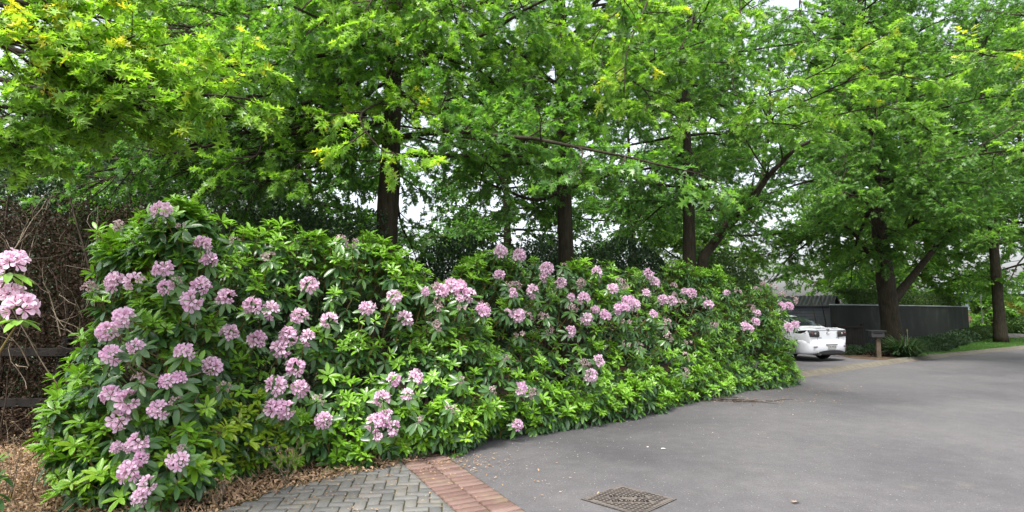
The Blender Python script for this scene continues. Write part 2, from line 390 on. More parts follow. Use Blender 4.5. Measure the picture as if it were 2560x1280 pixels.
# ------------------------------------------------------------------ trees
def wander(p, d, L, n, wob, droop=0.0, up=0.0):
    pts = [Vector(p)]; d = Vector(d).normalized()
    for i in range(n):
        d = (d+Vector((random.gauss(0, wob), random.gauss(0, wob), random.gauss(0, wob*.6)-droop+up))).normalized()
        pts.append(pts[-1]+d*(L/n))
    return pts
class Tree:
    def __init__(s, label, base, r, h, mat, group=None, lod=OAK_MID, lsize=.13, nper=12, gn=0.0, name='oak_tree', cat='tree', top_skip=True, twig_r=.004, barkm=None, vlo=0., vhi=1.):
        s.root = empty(name, base); tag(s.root, label, cat, group)
        s.base = Vector(base); s.r = r; s.h = h; s.mat = mat; s.lod = lod; s.lsize = lsize; s.nper = nper; s.gn = gn
        s.trunk = MB(); s.br = Segs(); s.L = Leaves(); s.tw = []; s.top_skip = top_skip; s.twig_r = twig_r; s.barkm = barkm or M['bark']; s.limbs = []; s.vlo = vlo; s.vhi = vhi
    def make_trunk(s, lean=(0, 0), taper=.75, n=14, wob=.05, flare=1.35):
        pts = []; rad = []
        for i in range(n+1):
            t = i/n; z = s.h*t
            pts.append(s.base+Vector((lean[0]*t*s.h+math.sin(t*7+s.base.x)*wob, lean[1]*t*s.h+math.cos(t*5+s.base.y)*wob, z)))
            rad.append(s.r*(1-taper*t)*(1-.45*min(1, max(0, (z-4)/5)))*(1+(flare-1)*math.exp(-z/.35)))
        pts = spline(pts, n*3)
        rr = [np.interp(i/(n*3), np.linspace(0, 1, n+1), rad)*(1+.05*random.gauss(0, 1)*.5) for i in range(n*3+1)]
        s.tp = pts; s.trunk.tube([p-s.base for p in pts], rr, 14)
    def at(s, z):
        k = min(range(len(s.tp)), key=lambda i: abs(s.tp[i].z-s.base.z-z)); return s.tp[k].copy()
    def visible(s, p):
        return p.z < CAMH+max(p.y, 1)*.60+1.0
    def limb(s, pts, r0, r1, sub=True, sublen=1.0, subn=12, g=None, twign=7, t0=.15, own=False, twlen=.45, flat=.42, gtip=.15, nsm=6):
        pts = spline(pts, max(6, len(pts)*3)) if len(pts) < 7 else pts
        n = len(pts)-1
        rr = [r0+(r1-r0)*(i/n)**.8 for i in range(n+1)]
        if own:
            m = MB(); m.tube([p-s.base for p in pts], rr, 10); s.limbs.append(m)
        else: s.trunk.tube([p-s.base for p in pts], rr, nsm)
        if not sub: return
        g = s.gn if g is None else g
        for k in range(subn):
            t = t0+(1-t0)*(k+random.random()*.7)/subn; i = min(int(t*n), n-1)
            p = pts[i].lerp(pts[i+1], t*n-i); d = (pts[i+1]-pts[i]).normalized()
            if not s.visible(p) and s.top_skip and random.random() < .55: continue
            side = d.cross(Vector((0, 0, 1))).normalized()*(1 if k % 2 else -1)
            sd = (d*random.uniform(.35, .9)+side*random.uniform(.5, 1.0)+Vector((0, 0, random.gauss(.05, flat)))).normalized()
            sl = sublen*(1.15-.75*t)*random.uniform(.6, 1.2)
            if k == subn-1: sd = d; sl = sublen*.4
            sp = wander(p, sd, sl, 5, .13, droop=.05)
            s.br.line([q-s.base for q in sp], max(.012, rr[i]*.45) if rr[i] > .01 else .008, .004)
            m = max(2, int(twign*sl/.9+.5))
            for j in range(m):
                tt = .15+.85*(j+random.random())/m; ii = min(int(tt*5), 4)
                q = sp[ii].lerp(sp[ii+1], tt*5-ii); dd = (sp[ii+1]-sp[ii]).normalized()
                sv = dd.cross(Vector((random.gauss(0, .3), random.gauss(0, .3), 1))).normalized()*random.choice((-1, 1))
                td = (dd*random.uniform(.4, 1)+sv*random.uniform(.4, 1)+Vector((0, 0, random.gauss(-.05, .48)))).normalized()
                tl = twlen*random.uniform(.6, 1.25)
                s.tw.append((q, td, tl, g, min(1, g+gtip*random.random()+(.3*gtip if tt > .8 else 0))))
    def auto(s, zmin, zmax, n, Lmax, rise0=-5, rise1=45, az0=0., shape=1.3, subn=12, sublen=1.2, twign=7, az_skip=None, droop=.02, rlimb=None, twlen=.45, flat=.42):
        for i in range(n):
            u = (i+random.random()*.8)/n; z = zmin+(zmax-zmin)*u
            az = az0+i*2.39996+random.gauss(0, .25)
            if az_skip and az_skip(az % (2*math.pi), z): continue
            L = Lmax*(1-.75*u**shape)*random.uniform(.75, 1.15)
            el = R(rise0+(rise1-rise0)*u+random.gauss(0, 14))
            d = Vector((math.cos(az)*math.cos(el), math.sin(az)*math.cos(el), math.sin(el)))
            p = s.at(z); pts = wander(p, d, L, 9, .10, droop=droop)
            rl = rlimb or s.r*.22
            s.limb(pts, rl*(1-.6*u)+.012, .008, subn=max(4, int(subn*L/Lmax+.5)), sublen=sublen*(.5+.5*L/Lmax), twign=twign, twlen=twlen, flat=flat)
    def finish(s, branch_name='branches'):
        if s.trunk.v: s.trunk.build('trunk', s.barkm, s.root, smooth=True)
        for m in s.limbs: m.build('limb', s.barkm, s.root, smooth=True)
        b = s.base
        P = np.array([tuple(t[0]-b) for t in s.tw]); D = np.array([tuple(t[1]) for t in s.tw]); ln = np.array([t[2] for t in s.tw])
        g0 = np.array([t[3] for t in s.tw]); g1 = np.array([t[4] for t in s.tw])
        for i in range(len(P)): s.br.add(P[i], P[i]+D[i]*ln[i], s.twig_r, s.twig_r*.5)
        s.br.build('branches', M['twig'], s.root)
        twig_leaves(s.L, P, D, ln, s.nper, s.lod, s.lsize, g0, g1, v0=s.vlo, v1=s.vhi)
        s.L.build('crown', s.mat, s.root)
        return s.root
# ================================================================== THE SETTING
def sheet(name, pts, z, mat, kind='structure', sub=None):
    m = MB(); m.poly([(p[0], p[1]) for p in pts], z); o = m.build(name, M[mat] if isinstance(mat, str) else mat)
    tag(o, kind=kind); return o
sheet('ground', [(-400, -200), (400, -200), (400, 600), (-400, 600)], -.02, 'soil')
HB = [G(450, 1290), G(620, 1218), G(780, 1190), G(920, 1172), G(1100, 1145), G(1200, 1130), G(1310, 1092), G(1460, 1070), G(1600, 1045), G(1700, 1018), G(1790, 1000), G(1880, 978), G(2000, 966)]
HB = [Vector((-4.75, 6.9, 0)), Vector((-4.62, 6.1, 0)), Vector((-4.15, 5.4, 0)), Vector((-3.45, 4.78, 0))]+HB+[Vector((6.75, 13.85, 0)), Vector((6.8, 15.1, 0))]
KL = [G(1960, 952), G(2000, 945), G(2100, 930), G(2200, 915), G(2330, 897), G(2450, 884), G(2560, 872.5)]
KL = [KL[0]+Vector((-2.2, -1.5, 0))]+KL+[Vector((36, 34.5, 0)), Vector((60, 47, 0)), Vector((120, 70, 0))]
KLs = spline(KL, 60)
A0 = G(1003, 1156); B0 = G(1137, 1280); bd = (B0-A0).normalized(); bn = Vector((-bd.y, bd.x, 0))
if bn.x < 0: bn = -bn
road_pts = [(p.x-.35, p.y+.55) for p in HB[6:17]]+[(7.2, 15.0), ]+[(p.x-.05, p.y+.05) for p in KLs[8:]]+[(120, -30), (-3, -30), (A0+bd*14).to_tuple()[:2], (A0+bd*.2+bn*.1).to_tuple()[:2]]
sheet('road', road_pts, 0.0, 'asphalt')
# kerb: sloping face then flat top, behind it everything is one step higher
def off(pts, d, z):
    out = []
    for i, p in enumerate(pts):
        t = (pts[min(i+1, len(pts)-1)]-pts[max(i-1, 0)]).normalized(); n = Vector((-t.y, t.x, 0))
        out.append((p.x+n.x*d, p.y+n.y*d, z))
    return out
m = MB(); prof = [(-.02, -.01), (.0, .015), (.06, .03), (.18, .095), (.30, .105), (.32, -.02)]
rows = [off(KLs, d, z) for d, z in prof]; n = len(KLs)
m.add([p for r in rows for p in r], [(j*n+i, j*n+i+1, (j+1)*n+i+1, (j+1)*n+i) for j in range(len(rows)-1) for i in range(n-1)])
tag(m.build('kerb', M['concrete']), kind='structure')
inner = off(KLs, .31, 0)
sheet('verge_soil', [p[:2] for p in inner]+[(200, 300), (-60, 300), (-60, 20), (5, 15.2)], .080, 'soil')
drv = [p[:2] for p in inner[2:28]]
gx = G(2228, 897, .09)
sheet('driveway', [p for p in drv if p[0] < gx.x-.3]+[(gx.x-.2, gx.y-.9), (gx.x-1.2, gx.y+.2), (11.9, 21.6), (12.0, 24.6), (9.2, 27.5), (3.5, 25.0), (5.2, 16.2)], .086, 'asphalt')
lawn_pts = [p[:2] for p in inner if p[0] > gx.x+1.0]+[(150, 160), (60, 75), (33, 39), (27.5, 33.6), (22.5, 29.0), (17.0, 24.2), (14.9, 22.0)]
sheet('lawn', lawn_pts, .087, 'lawn')
def inpoly(x, y, poly):
    c = np.zeros(len(x), bool); n = len(poly); j = n-1
    for i in range(n):
        xi, yi = poly[i][0], poly[i][1]; xj, yj = poly[j][0], poly[j][1]
        k = ((yi > y) != (yj > y)) & (x < (xj-xi)*(y-yi)/((yj-yi) or 1e-9)+xi); c ^= k; j = i
    return c
# grass blades on the lawn
L = Leaves(); x = rng.uniform(13, 45, 260000); y = rng.uniform(19, 42, 260000)
k = inpoly(x, y, lawn_pts); x, y = x[k], y[k]; k = rng.random(len(x)) < np.clip(1.3-(y-20)/25, .25, 1); x, y = x[k], y[k]
nn = len(x); ax = np.stack([rng.normal(size=nn)*.5, rng.normal(size=nn)*.5, np.ones(nn)], 1)
L.add(DIA, np.stack([x, y, np.full(nn, .085)], 1), ax, rng.normal(size=(nn, 3)), rng.uniform(.04, .09, nn), rng.random(nn)*.5, width=.35)
tag(L.build('grass', M['grass']), 'short green lawn grass beside the concrete kerb', 'grass', kind='stuff')

# ---------------- paving
def clip(poly, p0, nrm, lim):
    """keep the part of poly where (p-p0).nrm < lim"""
    out = []
    for i in range(len(poly)):
        a, b = poly[i], poly[(i+1) % len(poly)]
        da = (a[0]-p0[0])*nrm[0]+(a[1]-p0[1])*nrm[1]-lim; db = (b[0]-p0[0])*nrm[0]+(b[1]-p0[1])*nrm[1]-lim
        if da < 0: out.append(a)
        if (da < 0) != (db < 0): t = da/(da-db); out.append((a[0]+(b[0]-a[0])*t, a[1]+(b[1]-a[1])*t))
    return out
def brick_set(name, items, mat, lim=None):
    """items: (cx,cy,len,wid,angle); each brick a little proud or sunk, with a worn arris"""
    V = []; va = []; F4 = []; FN = {}
    vn = []
    for (cx, cy, l, w, a) in items:
        ca, sa = math.cos(a), math.sin(a); l2, w2 = l/2, w/2
        poly = [(cx+x*ca-y*sa, cy+x*sa+y*ca) for x, y in ((-l2, -w2), (l2, -w2), (l2, w2), (-l2, w2))]
        if lim is not None: poly = clip(poly, lim[0], lim[1], lim[2])
        if len(poly) < 3: continue
        mx = sum(p[0] for p in poly)/len(poly); my = sum(p[1] for p in poly)/len(poly); n = len(V); k = len(poly)
        zt = .019+random.uniform(-.003, .003); tx, ty = random.gauss(0, .012), random.gauss(0, .012)
        for (sc, dz, flat) in ((1, None, 0), (1, -.005, 1), (.93, 0, 1)):
            for p in poly:
                x, y = mx+(p[0]-mx)*sc, my+(p[1]-my)*sc; V.append((x, y, -.03 if dz is None else zt+dz+tx*(x-mx)+ty*(y-my)))
        r = random.random()
        for rr in (0, 1):
            for i in range(k): F4.append((n+rr*k+i, n+rr*k+(i+1) % k, n+(rr+1)*k+(i+1) % k, n+(rr+1)*k+i)); va.append(r)
        FN.setdefault(k, []).append((tuple(n+2*k+i for i in range(k)), r))
    faces = [np.array(F4)]; vals = list(va)
    for k, lst in FN.items(): faces.append(np.array([f for f, _ in lst])); vals += [q for _, q in lst]
    return link(name, np_mesh(name, V, faces, {'v': vals}), M[mat])
pav_poly = [(A0-bd*.02).to_tuple()[:2], (A0+bd*8).to_tuple()[:2], (-3.4, -2.0), (-3.4, 4.2)]+[G(540, 1285).to_tuple()[:2], G(700, 1225).to_tuple()[:2], G(880, 1182).to_tuple()[:2]]
sheet('paving_bed', [(p[0], p[1]) for p in [A0+bn*.53-bd*.12, A0+bn*.53+bd*8]]+[(-3.6, -2.0), (-3.6, 4.2)]+[G(520, 1275).to_tuple()[:2], G(700, 1215).to_tuple()[:2], G(880, 1172).to_tuple()[:2], G(990, 1148).to_tuple()[:2]], .0045, 'joint')
ang = R(7); c_, s_ = math.cos(ang), math.sin(ang); items = []
u0 = .106
for i in range(-80, 80):
    for j in range(-80, 80):
        k = (i-j) % 4
        if k == 0: cx, cy, a = (i+1)*u0, (j+.5)*u0, 0
        elif k == 3: cx, cy, a = (i+.5)*u0, (j+1)*u0, math.pi/2
        else: continue
        X = B0.x+cx*c_-cy*s_; Y = B0.y+cx*s_+cy*c_
        if not inpoly(np.array([X]), np.array([Y]), pav_poly)[0]: continue
        if (Vector((X, Y, 0))-A0).dot(bn) > .10: continue
        items.append((X+random.gauss(0, .0015), Y+random.gauss(0, .0015), 2*u0-.011, u0-.011, a+ang+random.gauss(0, .008)))
tag(brick_set('paving', items, 'grey_paver', (A0, bn, -.012)), kind='structure')
items = []
for r_ in range(2):
    for k in range(-1, 64):
        c = A0+bd*(k*.112+random.gauss(0, .002))+bn*(.125+r_*.262+random.gauss(0, .003))
        items.append((c.x, c.y,   .248, .097, math.atan2(bn.y, bn.x)+random.gauss(0, .012)))
tag(brick_set('brick_border', items, 'red_paver'), kind='structure')

import mathutils.noise as mn0
# ---------------- fallen leaves, petals, twigs
litter_poly = [(-9, 3.0), (-3.3, 3.0)]+[G(430, 1330).to_tuple()[:2], G(560, 1285).to_tuple()[:2], G(640, 1250).to_tuple()[:2], G(820, 1205).to_tuple()[:2], G(960, 1178).to_tuple()[:2], G(1060, 1150).to_tuple()[:2], (-.6, 7.6), (-3, 7.4), (-9, 8.2)]
L = Leaves(); n = 90000; x = rng.uniform(-9, 0, n); y = rng.uniform(3, 8, n)
k = inpoly(x, y, litter_poly); x, y = x[k], y[k]; n = len(x)
ax = rng.normal(size=(n, 3)); ax[:, 2] *= .35; nr = rng.normal(size=(n, 3))*.5; nr[:, 2] += 1
hump = .02+.05*rng.random(n)**2
L.add(OVAL, np.stack([x, y, hump], 1), ax, nr, rng.uniform(.015, .055, n), rng.random(n)*.9, v=rng.random(n)**1.3)
# thin scatter onto the pavers and along the edge
for (cx, cy, sx, sy, nn) in ((-1.9, 5.8, .9, .4, 500), (-1.0, 6.5, .45, .22, 900), (-2.2, 5.4, 1.0, .5, 900), (-1.5, 5.1, .9, .7, 120), (6.0, 12.3, .9, .4, 160), (4.4, 10.9, .7, .2, 300)):
    q = np.stack([rng.normal(cx, sx, nn), rng.normal(cy, sy, nn), np.full(nn, .018)], 1); ax = rng.normal(size=(nn, 3)); ax[:, 2] *= .15; nr = rng.normal(size=(nn, 3))*.25; nr[:, 2] += 1
    L.add(OVAL, q, ax, nr, rng.uniform(.012, .042, nn), rng.random(nn)*.6)
G0 = L
L = Leaves(); n = 5200; x = rng.uniform(-7, -1.2, n); y = rng.uniform(4.2, 6.9, n); k = inpoly(x, y, litter_poly); x, y = x[k], y[k]; k = np.array([mn0.noise(Vector((a*2.2, b*2.2, 0))) > .02 for a, b in zip(x, y)]); x, y = x[k], y[k]; n = len(x)
ax = rng.normal(size=(n, 3))*.75; ax[:, 2] = 1; L.add(DIA, np.stack([x, y, np.full(n, .01)], 1), ax, rng.normal(size=(n, 3)), rng.uniform(.05, .19, n), .45+.4*rng.random(n), v=.6+.4*rng.random(n), width=.10)
tag(L.build('dry_grass', M['litter']), 'straw coloured dry grass tufts standing in the leaf litter', 'dry grass', kind='stuff')
L = G0
tag(L.build('leaf_litter', M['litter']), 'dry brown and tan fallen leaves under the rhododendrons', 'fallen leaves', kind='stuff')
L = Leaves(); n = 700; t = rng.random(n); idx = (t*(len(HB)-8)).astype(int)+5
q = np.array([tuple(HB[i]) for i in idx])+np.stack([rng.normal(.35, .8, n), rng.normal(-.45, .7, n), np.full(n, .008)], 1)
ax = rng.normal(size=(n, 3)); ax[:, 2] *= .1; nr = rng.normal(size=(n, 3))*.2; nr[:, 2] += 1
L.add(DIA, q, ax, nr, rng.uniform(.006, .020, n), rng.random(n), width=1.4)
tag(L.build('fallen_petals', simple('dry_petal', (.55, .50, .47), .7, c2=(.40, .33, .28), scale=20)), 'tiny pale petals and flecks strewn over the asphalt', 'petals', kind='stuff')
for (px, py, s, rz, lab) in ((1652, 1122, .075, .3, 'larger of two white fallen petals lying on the asphalt'), (1618, 1118, .05, 1.0, 'smaller of two white fallen petals lying on the asphalt')):
    L = Leaves(); L.add(OVAL, np.array([[0, 0, 0.0]]), np.array([[math.cos(rz), math.sin(rz), .12]]), np.array([[0, 0, 1.]]), np.array([s]), np.array([0.]), width=1.3)
    o = L.build('fallen_petal', simple('white_petal', (.75, .72, .7), .6)); o.location = G(px, py, .012); tag(o, lab, 'petal', 'white fallen petals')
L = Leaves(); L.add(OAK_HI, np.array([[0, 0, 0.0]]), np.array([[.8, .5, .1]]), np.array([[0, 0.2, 1.]]), np.array([.085]), np.array([.6]))
o = L.build('dead_leaf', M['litter']); o.location = G(1982, 1256, .015); tag(o, 'curled tan oak leaf alone on the asphalt right of the drain cover', 'leaf')
def sticks(name, label, cat, base, n, rad, ln):
    s = Segs()
    for i in range(n):
        a = random.uniform(-.5, .5)+(math.pi if random.random() < .5 else 0); p = Vector((random.gauss(0, rad), random.gauss(0, rad*.35), random.uniform(.01, .05)))
        d = Vector((math.cos(a), math.sin(a), 0)); pts = [p]
        for q in range(6): d = (d+Vector((random.gauss(0, .25), random.gauss(0, .25), 0))).normalized(); pts.append(pts[-1]+d*ln/6+Vector((0, 0, random.gauss(0, .006))))
        for q in pts: q.z = max(q.z, .008)
        s.line(pts, .007, .003)
    o = s.build(name, M['deadtwig'], sides=4); o.location = base; tag(o, label, cat); return o
sticks('twig_pile', 'small pile of brown fallen twigs on the asphalt edge under the hedge', 'twigs', G(1835, 1003), 14, .28, .55)

# ---------------- drain cover
def text_mesh(s, size, ext=.002, ax='CENTER'):
    cu = bpy.data.curves.new('t', 'FONT'); cu.body = s; cu.size = size; cu.extrude = ext; cu.align_x = ax; cu.align_y = 'CENTER'
    o = bpy.data.objects.new('t', cu); COL.objects.link(o); bpy.context.view_layer.update()
    me = bpy.data.meshes.new_from_object(o.evaluated_get(bpy.context.evaluated_depsgraph_get())); bpy.data.objects.remove(o); return me
dc = empty('drain_cover', G(1572, 1249)); tag(dc, 'square cast iron drain cover lettered DRAINAGE set in the asphalt', 'drain cover')
D = .405
def dia(r): return [(-r, 0), (0, -r), (r, 0), (0, r)]
m = MB(); m.poly(dia(D+.022), .0025); m.build('frame_gap', M['iron_dark'], dc)
m = MB(); 
for i in range(4):
    a, b = dia(D+.014)[i], dia(D+.014)[(i+1) % 4]; c, d = dia(D-.006)[(i+1) % 4], dia(D-.006)[i]
    m.poly([a, b, c, d], .006)
m.build('frame', M['iron'], dc)
m = MB(); m.poly(dia(D-.012), .0065); m.build('lid', M['iron'], dc)
m = MB(); row = 0; yy = -.36
while yy < .37:
    xx = -.40+(.029 if row % 2 else 0)
    inl = abs(abs(yy)-.068) < .030
    while xx < .41:
        ok = abs(xx)+abs(yy)+.03 < D-.01
        if inl and abs(xx) < .185: ok = False
        if abs(yy) < .02 and abs(xx) < .05: ok = False
        if ok: m.poly([(xx-.020, yy-.0085), (xx+.020, yy-.0085), (xx+.020, yy+.0085), (xx-.020, yy+.0085)], .0085)
        xx += .058
    yy += .034; row += 1
m.build('tread_slot_shade', M['iron_dark'], dc)  # flat dark quads over the lid; the shade of the slots is only colour
for sg in (1, -1):
    me = text_mesh('DRAINAGE', .066, .0012); o = link('lettering', me, M['iron_dark'], dc); o.location = (0, -.068*sg, .0095); o.rotation_euler = (0, 0, 0 if sg > 0 else math.pi)
m = MB(); m.tube([(0, 0, .0066), (0, 0, .010)], .028, 16); m.build('keyhole', M['concrete'], dc)

# ================================================================== RHODODENDRONS
HBs = spline(HB, 200)
PX = [(-2000, 560), (180, 575), (230, 590), (300, 560), (400, 515), (480, 535), (580, 560), (700, 560), (780, 590), (860, 600), (960, 612), (1040, 660), (1100, 705), (1180, 665), (1250, 628), (1330, 655), (1400, 668), (1500, 672), (1620, 672), (1720, 668), (1830, 690), (1900, 708), (1960, 735), (1990, 770), (2010, 800), (2300, 800)]
arc = [0]
for i in range(1, len(HBs)): arc.append(arc[-1]+(HBs[i]-HBs[i-1]).length)
HL = arc[-1]
def hbase(s):
    i = min(int(np.searchsorted(arc, s, side='right'))-1, len(HBs)-2); i = max(i, 0); t = (s-arc[i])/(arc[i+1]-arc[i])
    p = HBs[i].lerp(HBs[i+1], t); j0, j1 = max(i-9, 0), min(i+9, len(HBs)-1); d = (HBs[j1]-HBs[j0]).normalized()
    return p, Vector((-d.y, d.x, 0))    # inward normal
import mathutils.noise as mn
topz = []
for s in np.linspace(0, HL, 240):
    p, n_ = hbase(s); q = p+n_*(.6 if s > 2.5 else .2); z = 2.4
    for _ in range(3):
        pu, pv = proj((q.x, q.y, z)); ty = np.interp(float(pu), [a[0] for a in PX], [a[1] for a in PX]); z = CAMH+(W(float(pu), ty, q.y).z-CAMH)
    topz.append(z)
def hsurf(s, u, lump=True):
    p, n_ = hbase(s); zt = float(np.interp(s, np.linspace(0, HL, 240), topz))
    if u <= 1:
        a = u*math.pi/2; z = zt*(u**.9)*(1 if u < .75 else 1)-.0; o = .12+.55*(1-math.cos(a))**1.1-.06*math.exp(-(u/.22)**2)
        nz = .15+.75*u**2
    else:
        k = (u-1)/.6; z = zt*(1-.10*k*k); o = .67+k*.9; nz = 1.2
    lf = float(np.interp(s, [0, 1.6, 3.4, HL-2.2, HL-.8], [.12, .12, 1, 1, .35]))
    q = p+n_*(.12+(o-.12)*lf); q.z = z
    nn_ = (-n_+Vector((0, 0, nz))).normalized()
    if lump:
        a = mn.noise(Vector((q.x*.9, q.y*.9, z*1.1)))*.30+mn.noise(Vector((q.x*2.3, q.y*2.3, z*2.3+5)))*.14
        q = q+nn_*a
    return q, nn_
bounds = [0, 5.2, 7.6, 10.6, 13.4, 16.0, HL]
arcpx = lambda px: min(range(len(HBs)), key=lambda i: abs(proj(HBs[i])[0]-px) if i > 25 else 9e9)
bounds = [0]+[arc[arcpx(v)] for v in (560, 1010, 1330, 1600, 1860)]+[HL]
FL = """403,523,54 293,567,42f 507,607,46 524,649,50 585,603,30f 450,565,25f 672,645,38f 409,673,52 290,703,58 335,703,58 505,711,52 415,720,46 440,705,35f 481,753,54 566,744,52 222,720,38f 773,710,46 312,793,54 268,828,50 340,865,42 575,831,46 631,765,46 678,775,44 277,885,56 460,878,50 643,848,42 722,840,50 700,872,52 748,788,42 823,803,42 770,843,38 532,915,50 738,918,50 420,950,42 447,947,38 340,950,38f 558,970,42f 690,962,52 748,970,42 278,988,54 325,1003,58 300,1045,58 437,1005,35f 395,1022,50 688,1020,50 718,1025,46 792,1000,32f 808,1050,42 290,1118,32 322,1117,27 348,1105,50 352,1145,35 445,1150,46 455,1125,30f 325,1175,56 370,1212,48 352,1240,42 920,768,40 985,740,42 1013,796,42 850,600,38f 882,612,38f 985,948,36 1038,943,42 1017,985,32 955,998,40 940,1055,46 965,1038,34 980,1070,42 945,1092,25 1130,1018,30f 1048,1050,25f 1100,728,44 1130,715,50 1150,725,46 1175,737,40 1155,770,30f 1207,775,40 1097,815,34f 1253,627,34 1297,638,36 1248,687,32 1290,710,38f 1332,727,34 1366,672,36 1360,692,28 1402,707,38 1450,707,32f 1410,665,22f 1294,790,36 1300,835,34f 1460,745,34 1430,773,34f 1466,797,36 1426,828,36 1513,788,30 1363,790,30f 1492,680,34 1555,703,28f 1533,720,28 1622,685,30 1637,703,40 1570,752,38 1585,762,30 1617,732,24 1655,748,28 1680,750,30 1705,755,36f 1728,733,28 1688,715,26f 1771,761,26 1563,802,30f 1498,902,34 1463,907,32f 1477,938,32 1668,815,24f 1668,845,36f 1712,890,24f 1300,970,34 1333,985,34f 1295,1060,28 1846,730,24f 1877,770,26f 1860,815,28 1875,822,24 1890,803,24 1720,855,22f 1907,712,20f 1935,718,26f 1955,738,24f 1953,765,24 1985,750,24f 1972,765,24 1970,818,24 1990,812,22 1565,860,24f 1600,868,24f 1712,930,26f 1230,975,24f"""
for k in range(34):
    fx = random.uniform(1060, 1940); FL += ' %d,%d,%d%s' % (fx, random.uniform(700, 700+(1010-(fx-1060)*.06-700)*random.random()), random.uniform(20, 30)-(fx-1060)*.004, 'f' if random.random() < .6 else '')
FL = [(float(a.split(',')[0]), float(a.split(',')[1]), float(a.split(',')[2].rstrip('f')), a.endswith('f')) for a in FL.split()]
gs = []; gq = []
for s in np.linspace(.2, HL-.2, 150):
    for u in np.linspace(.03, 1.15, 42):
        q, nn_ = hsurf(s, u); gs.append((s, u)); gq.append((q.x, q.y, q.z, nn_.x, nn_.y, nn_.z))
gq = np.array(gq); gpx, gpy = proj(gq[:, :3])
def find(px, py):
    d = (gpx-px)**2+(gpy-py)**2; best = np.where(d < d.min()+500)[0]
    i = best[np.argmin(gq[best, 1])]; return i
# trusses
def truss_mesh(seed, faded=False):
    r = random.Random(seed); V = []; Fc = []; g = []; v = []
    nfl = (15 if seed % 2 else 12) if not faded else 9; squ = r.uniform(.7, 1.1)
    for i in range(nfl):
        ph = 2.39996*i+r.uniform(-.2, .2); ct = 1-(i+.5)/nfl*1.12+r.uniform(-.08, .08); ct = min(ct, 1); st = math.sqrt(max(0, 1-ct*ct))
        d = Vector((st*math.cos(ph), st*math.sin(ph), ct+.0)).normalized(); c = Vector((d.x, d.y, d.z*squ))*(.045+r.uniform(-.012, .014))+Vector((0, 0, -.01))
        if r.random() < (.14 if not faded else .25): continue
        u = d.orthogonal().normalized(); w = d.cross(u); a0 = r.uniform(0, 6.28); vv = r.random()
        rad = r.uniform(.034, .046)*(1 if not faded else .85)
        for k in range(5):
            a = a0+k*2*math.pi/5; 
            def P(rr, aa, hh): return c+(u*math.cos(aa)+w*math.sin(aa))*rr+d*hh
            n0 = len(V); rf = r.uniform(.85, 1.1); dr = r.uniform(-.012, .012) if not faded else r.uniform(-.03, .005)
            pts = [P(.003, a, .0), P(rad*.38, a-.42, .024), P(rad*.38, a+.42, .024), P(rad*.85*rf, a-.50, .034+r.uniform(-.004, .006)+dr*.5), P(rad*.80*rf, a, .030+dr*.5),
                   P(rad*.85*rf, a+.50, .034+r.uniform(-.004, .006)+dr*.5), P(rad*1.12*rf, a-.2, .036+dr), P(rad*1.12*rf, a+.2, .036+dr)]
            V += pts; tr = [(0, 1, 4), (0, 4, 2), (1, 3, 4), (2, 4, 5), (3, 6, 4), (6, 7, 4), (7, 5, 4)]
            Fc += [tuple(n0+q for q in t) for t in tr]; g += [.55, .55, .12, .12, 0, 0, 0]; v += [min(1, max(0, vv+r.uniform(-.25, .25)))]*7
    return np_mesh('flower_truss', V, [np.array(Fc)], {'g': g, 'v': v})
TR = [truss_mesh(i) for i in range(9)]; TRF = [truss_mesh(20+i, True) for i in range(5)]
for t in TR: t.materials.append(M['petal'])
for t in TRF: t.materials.append(M['petal_old'])

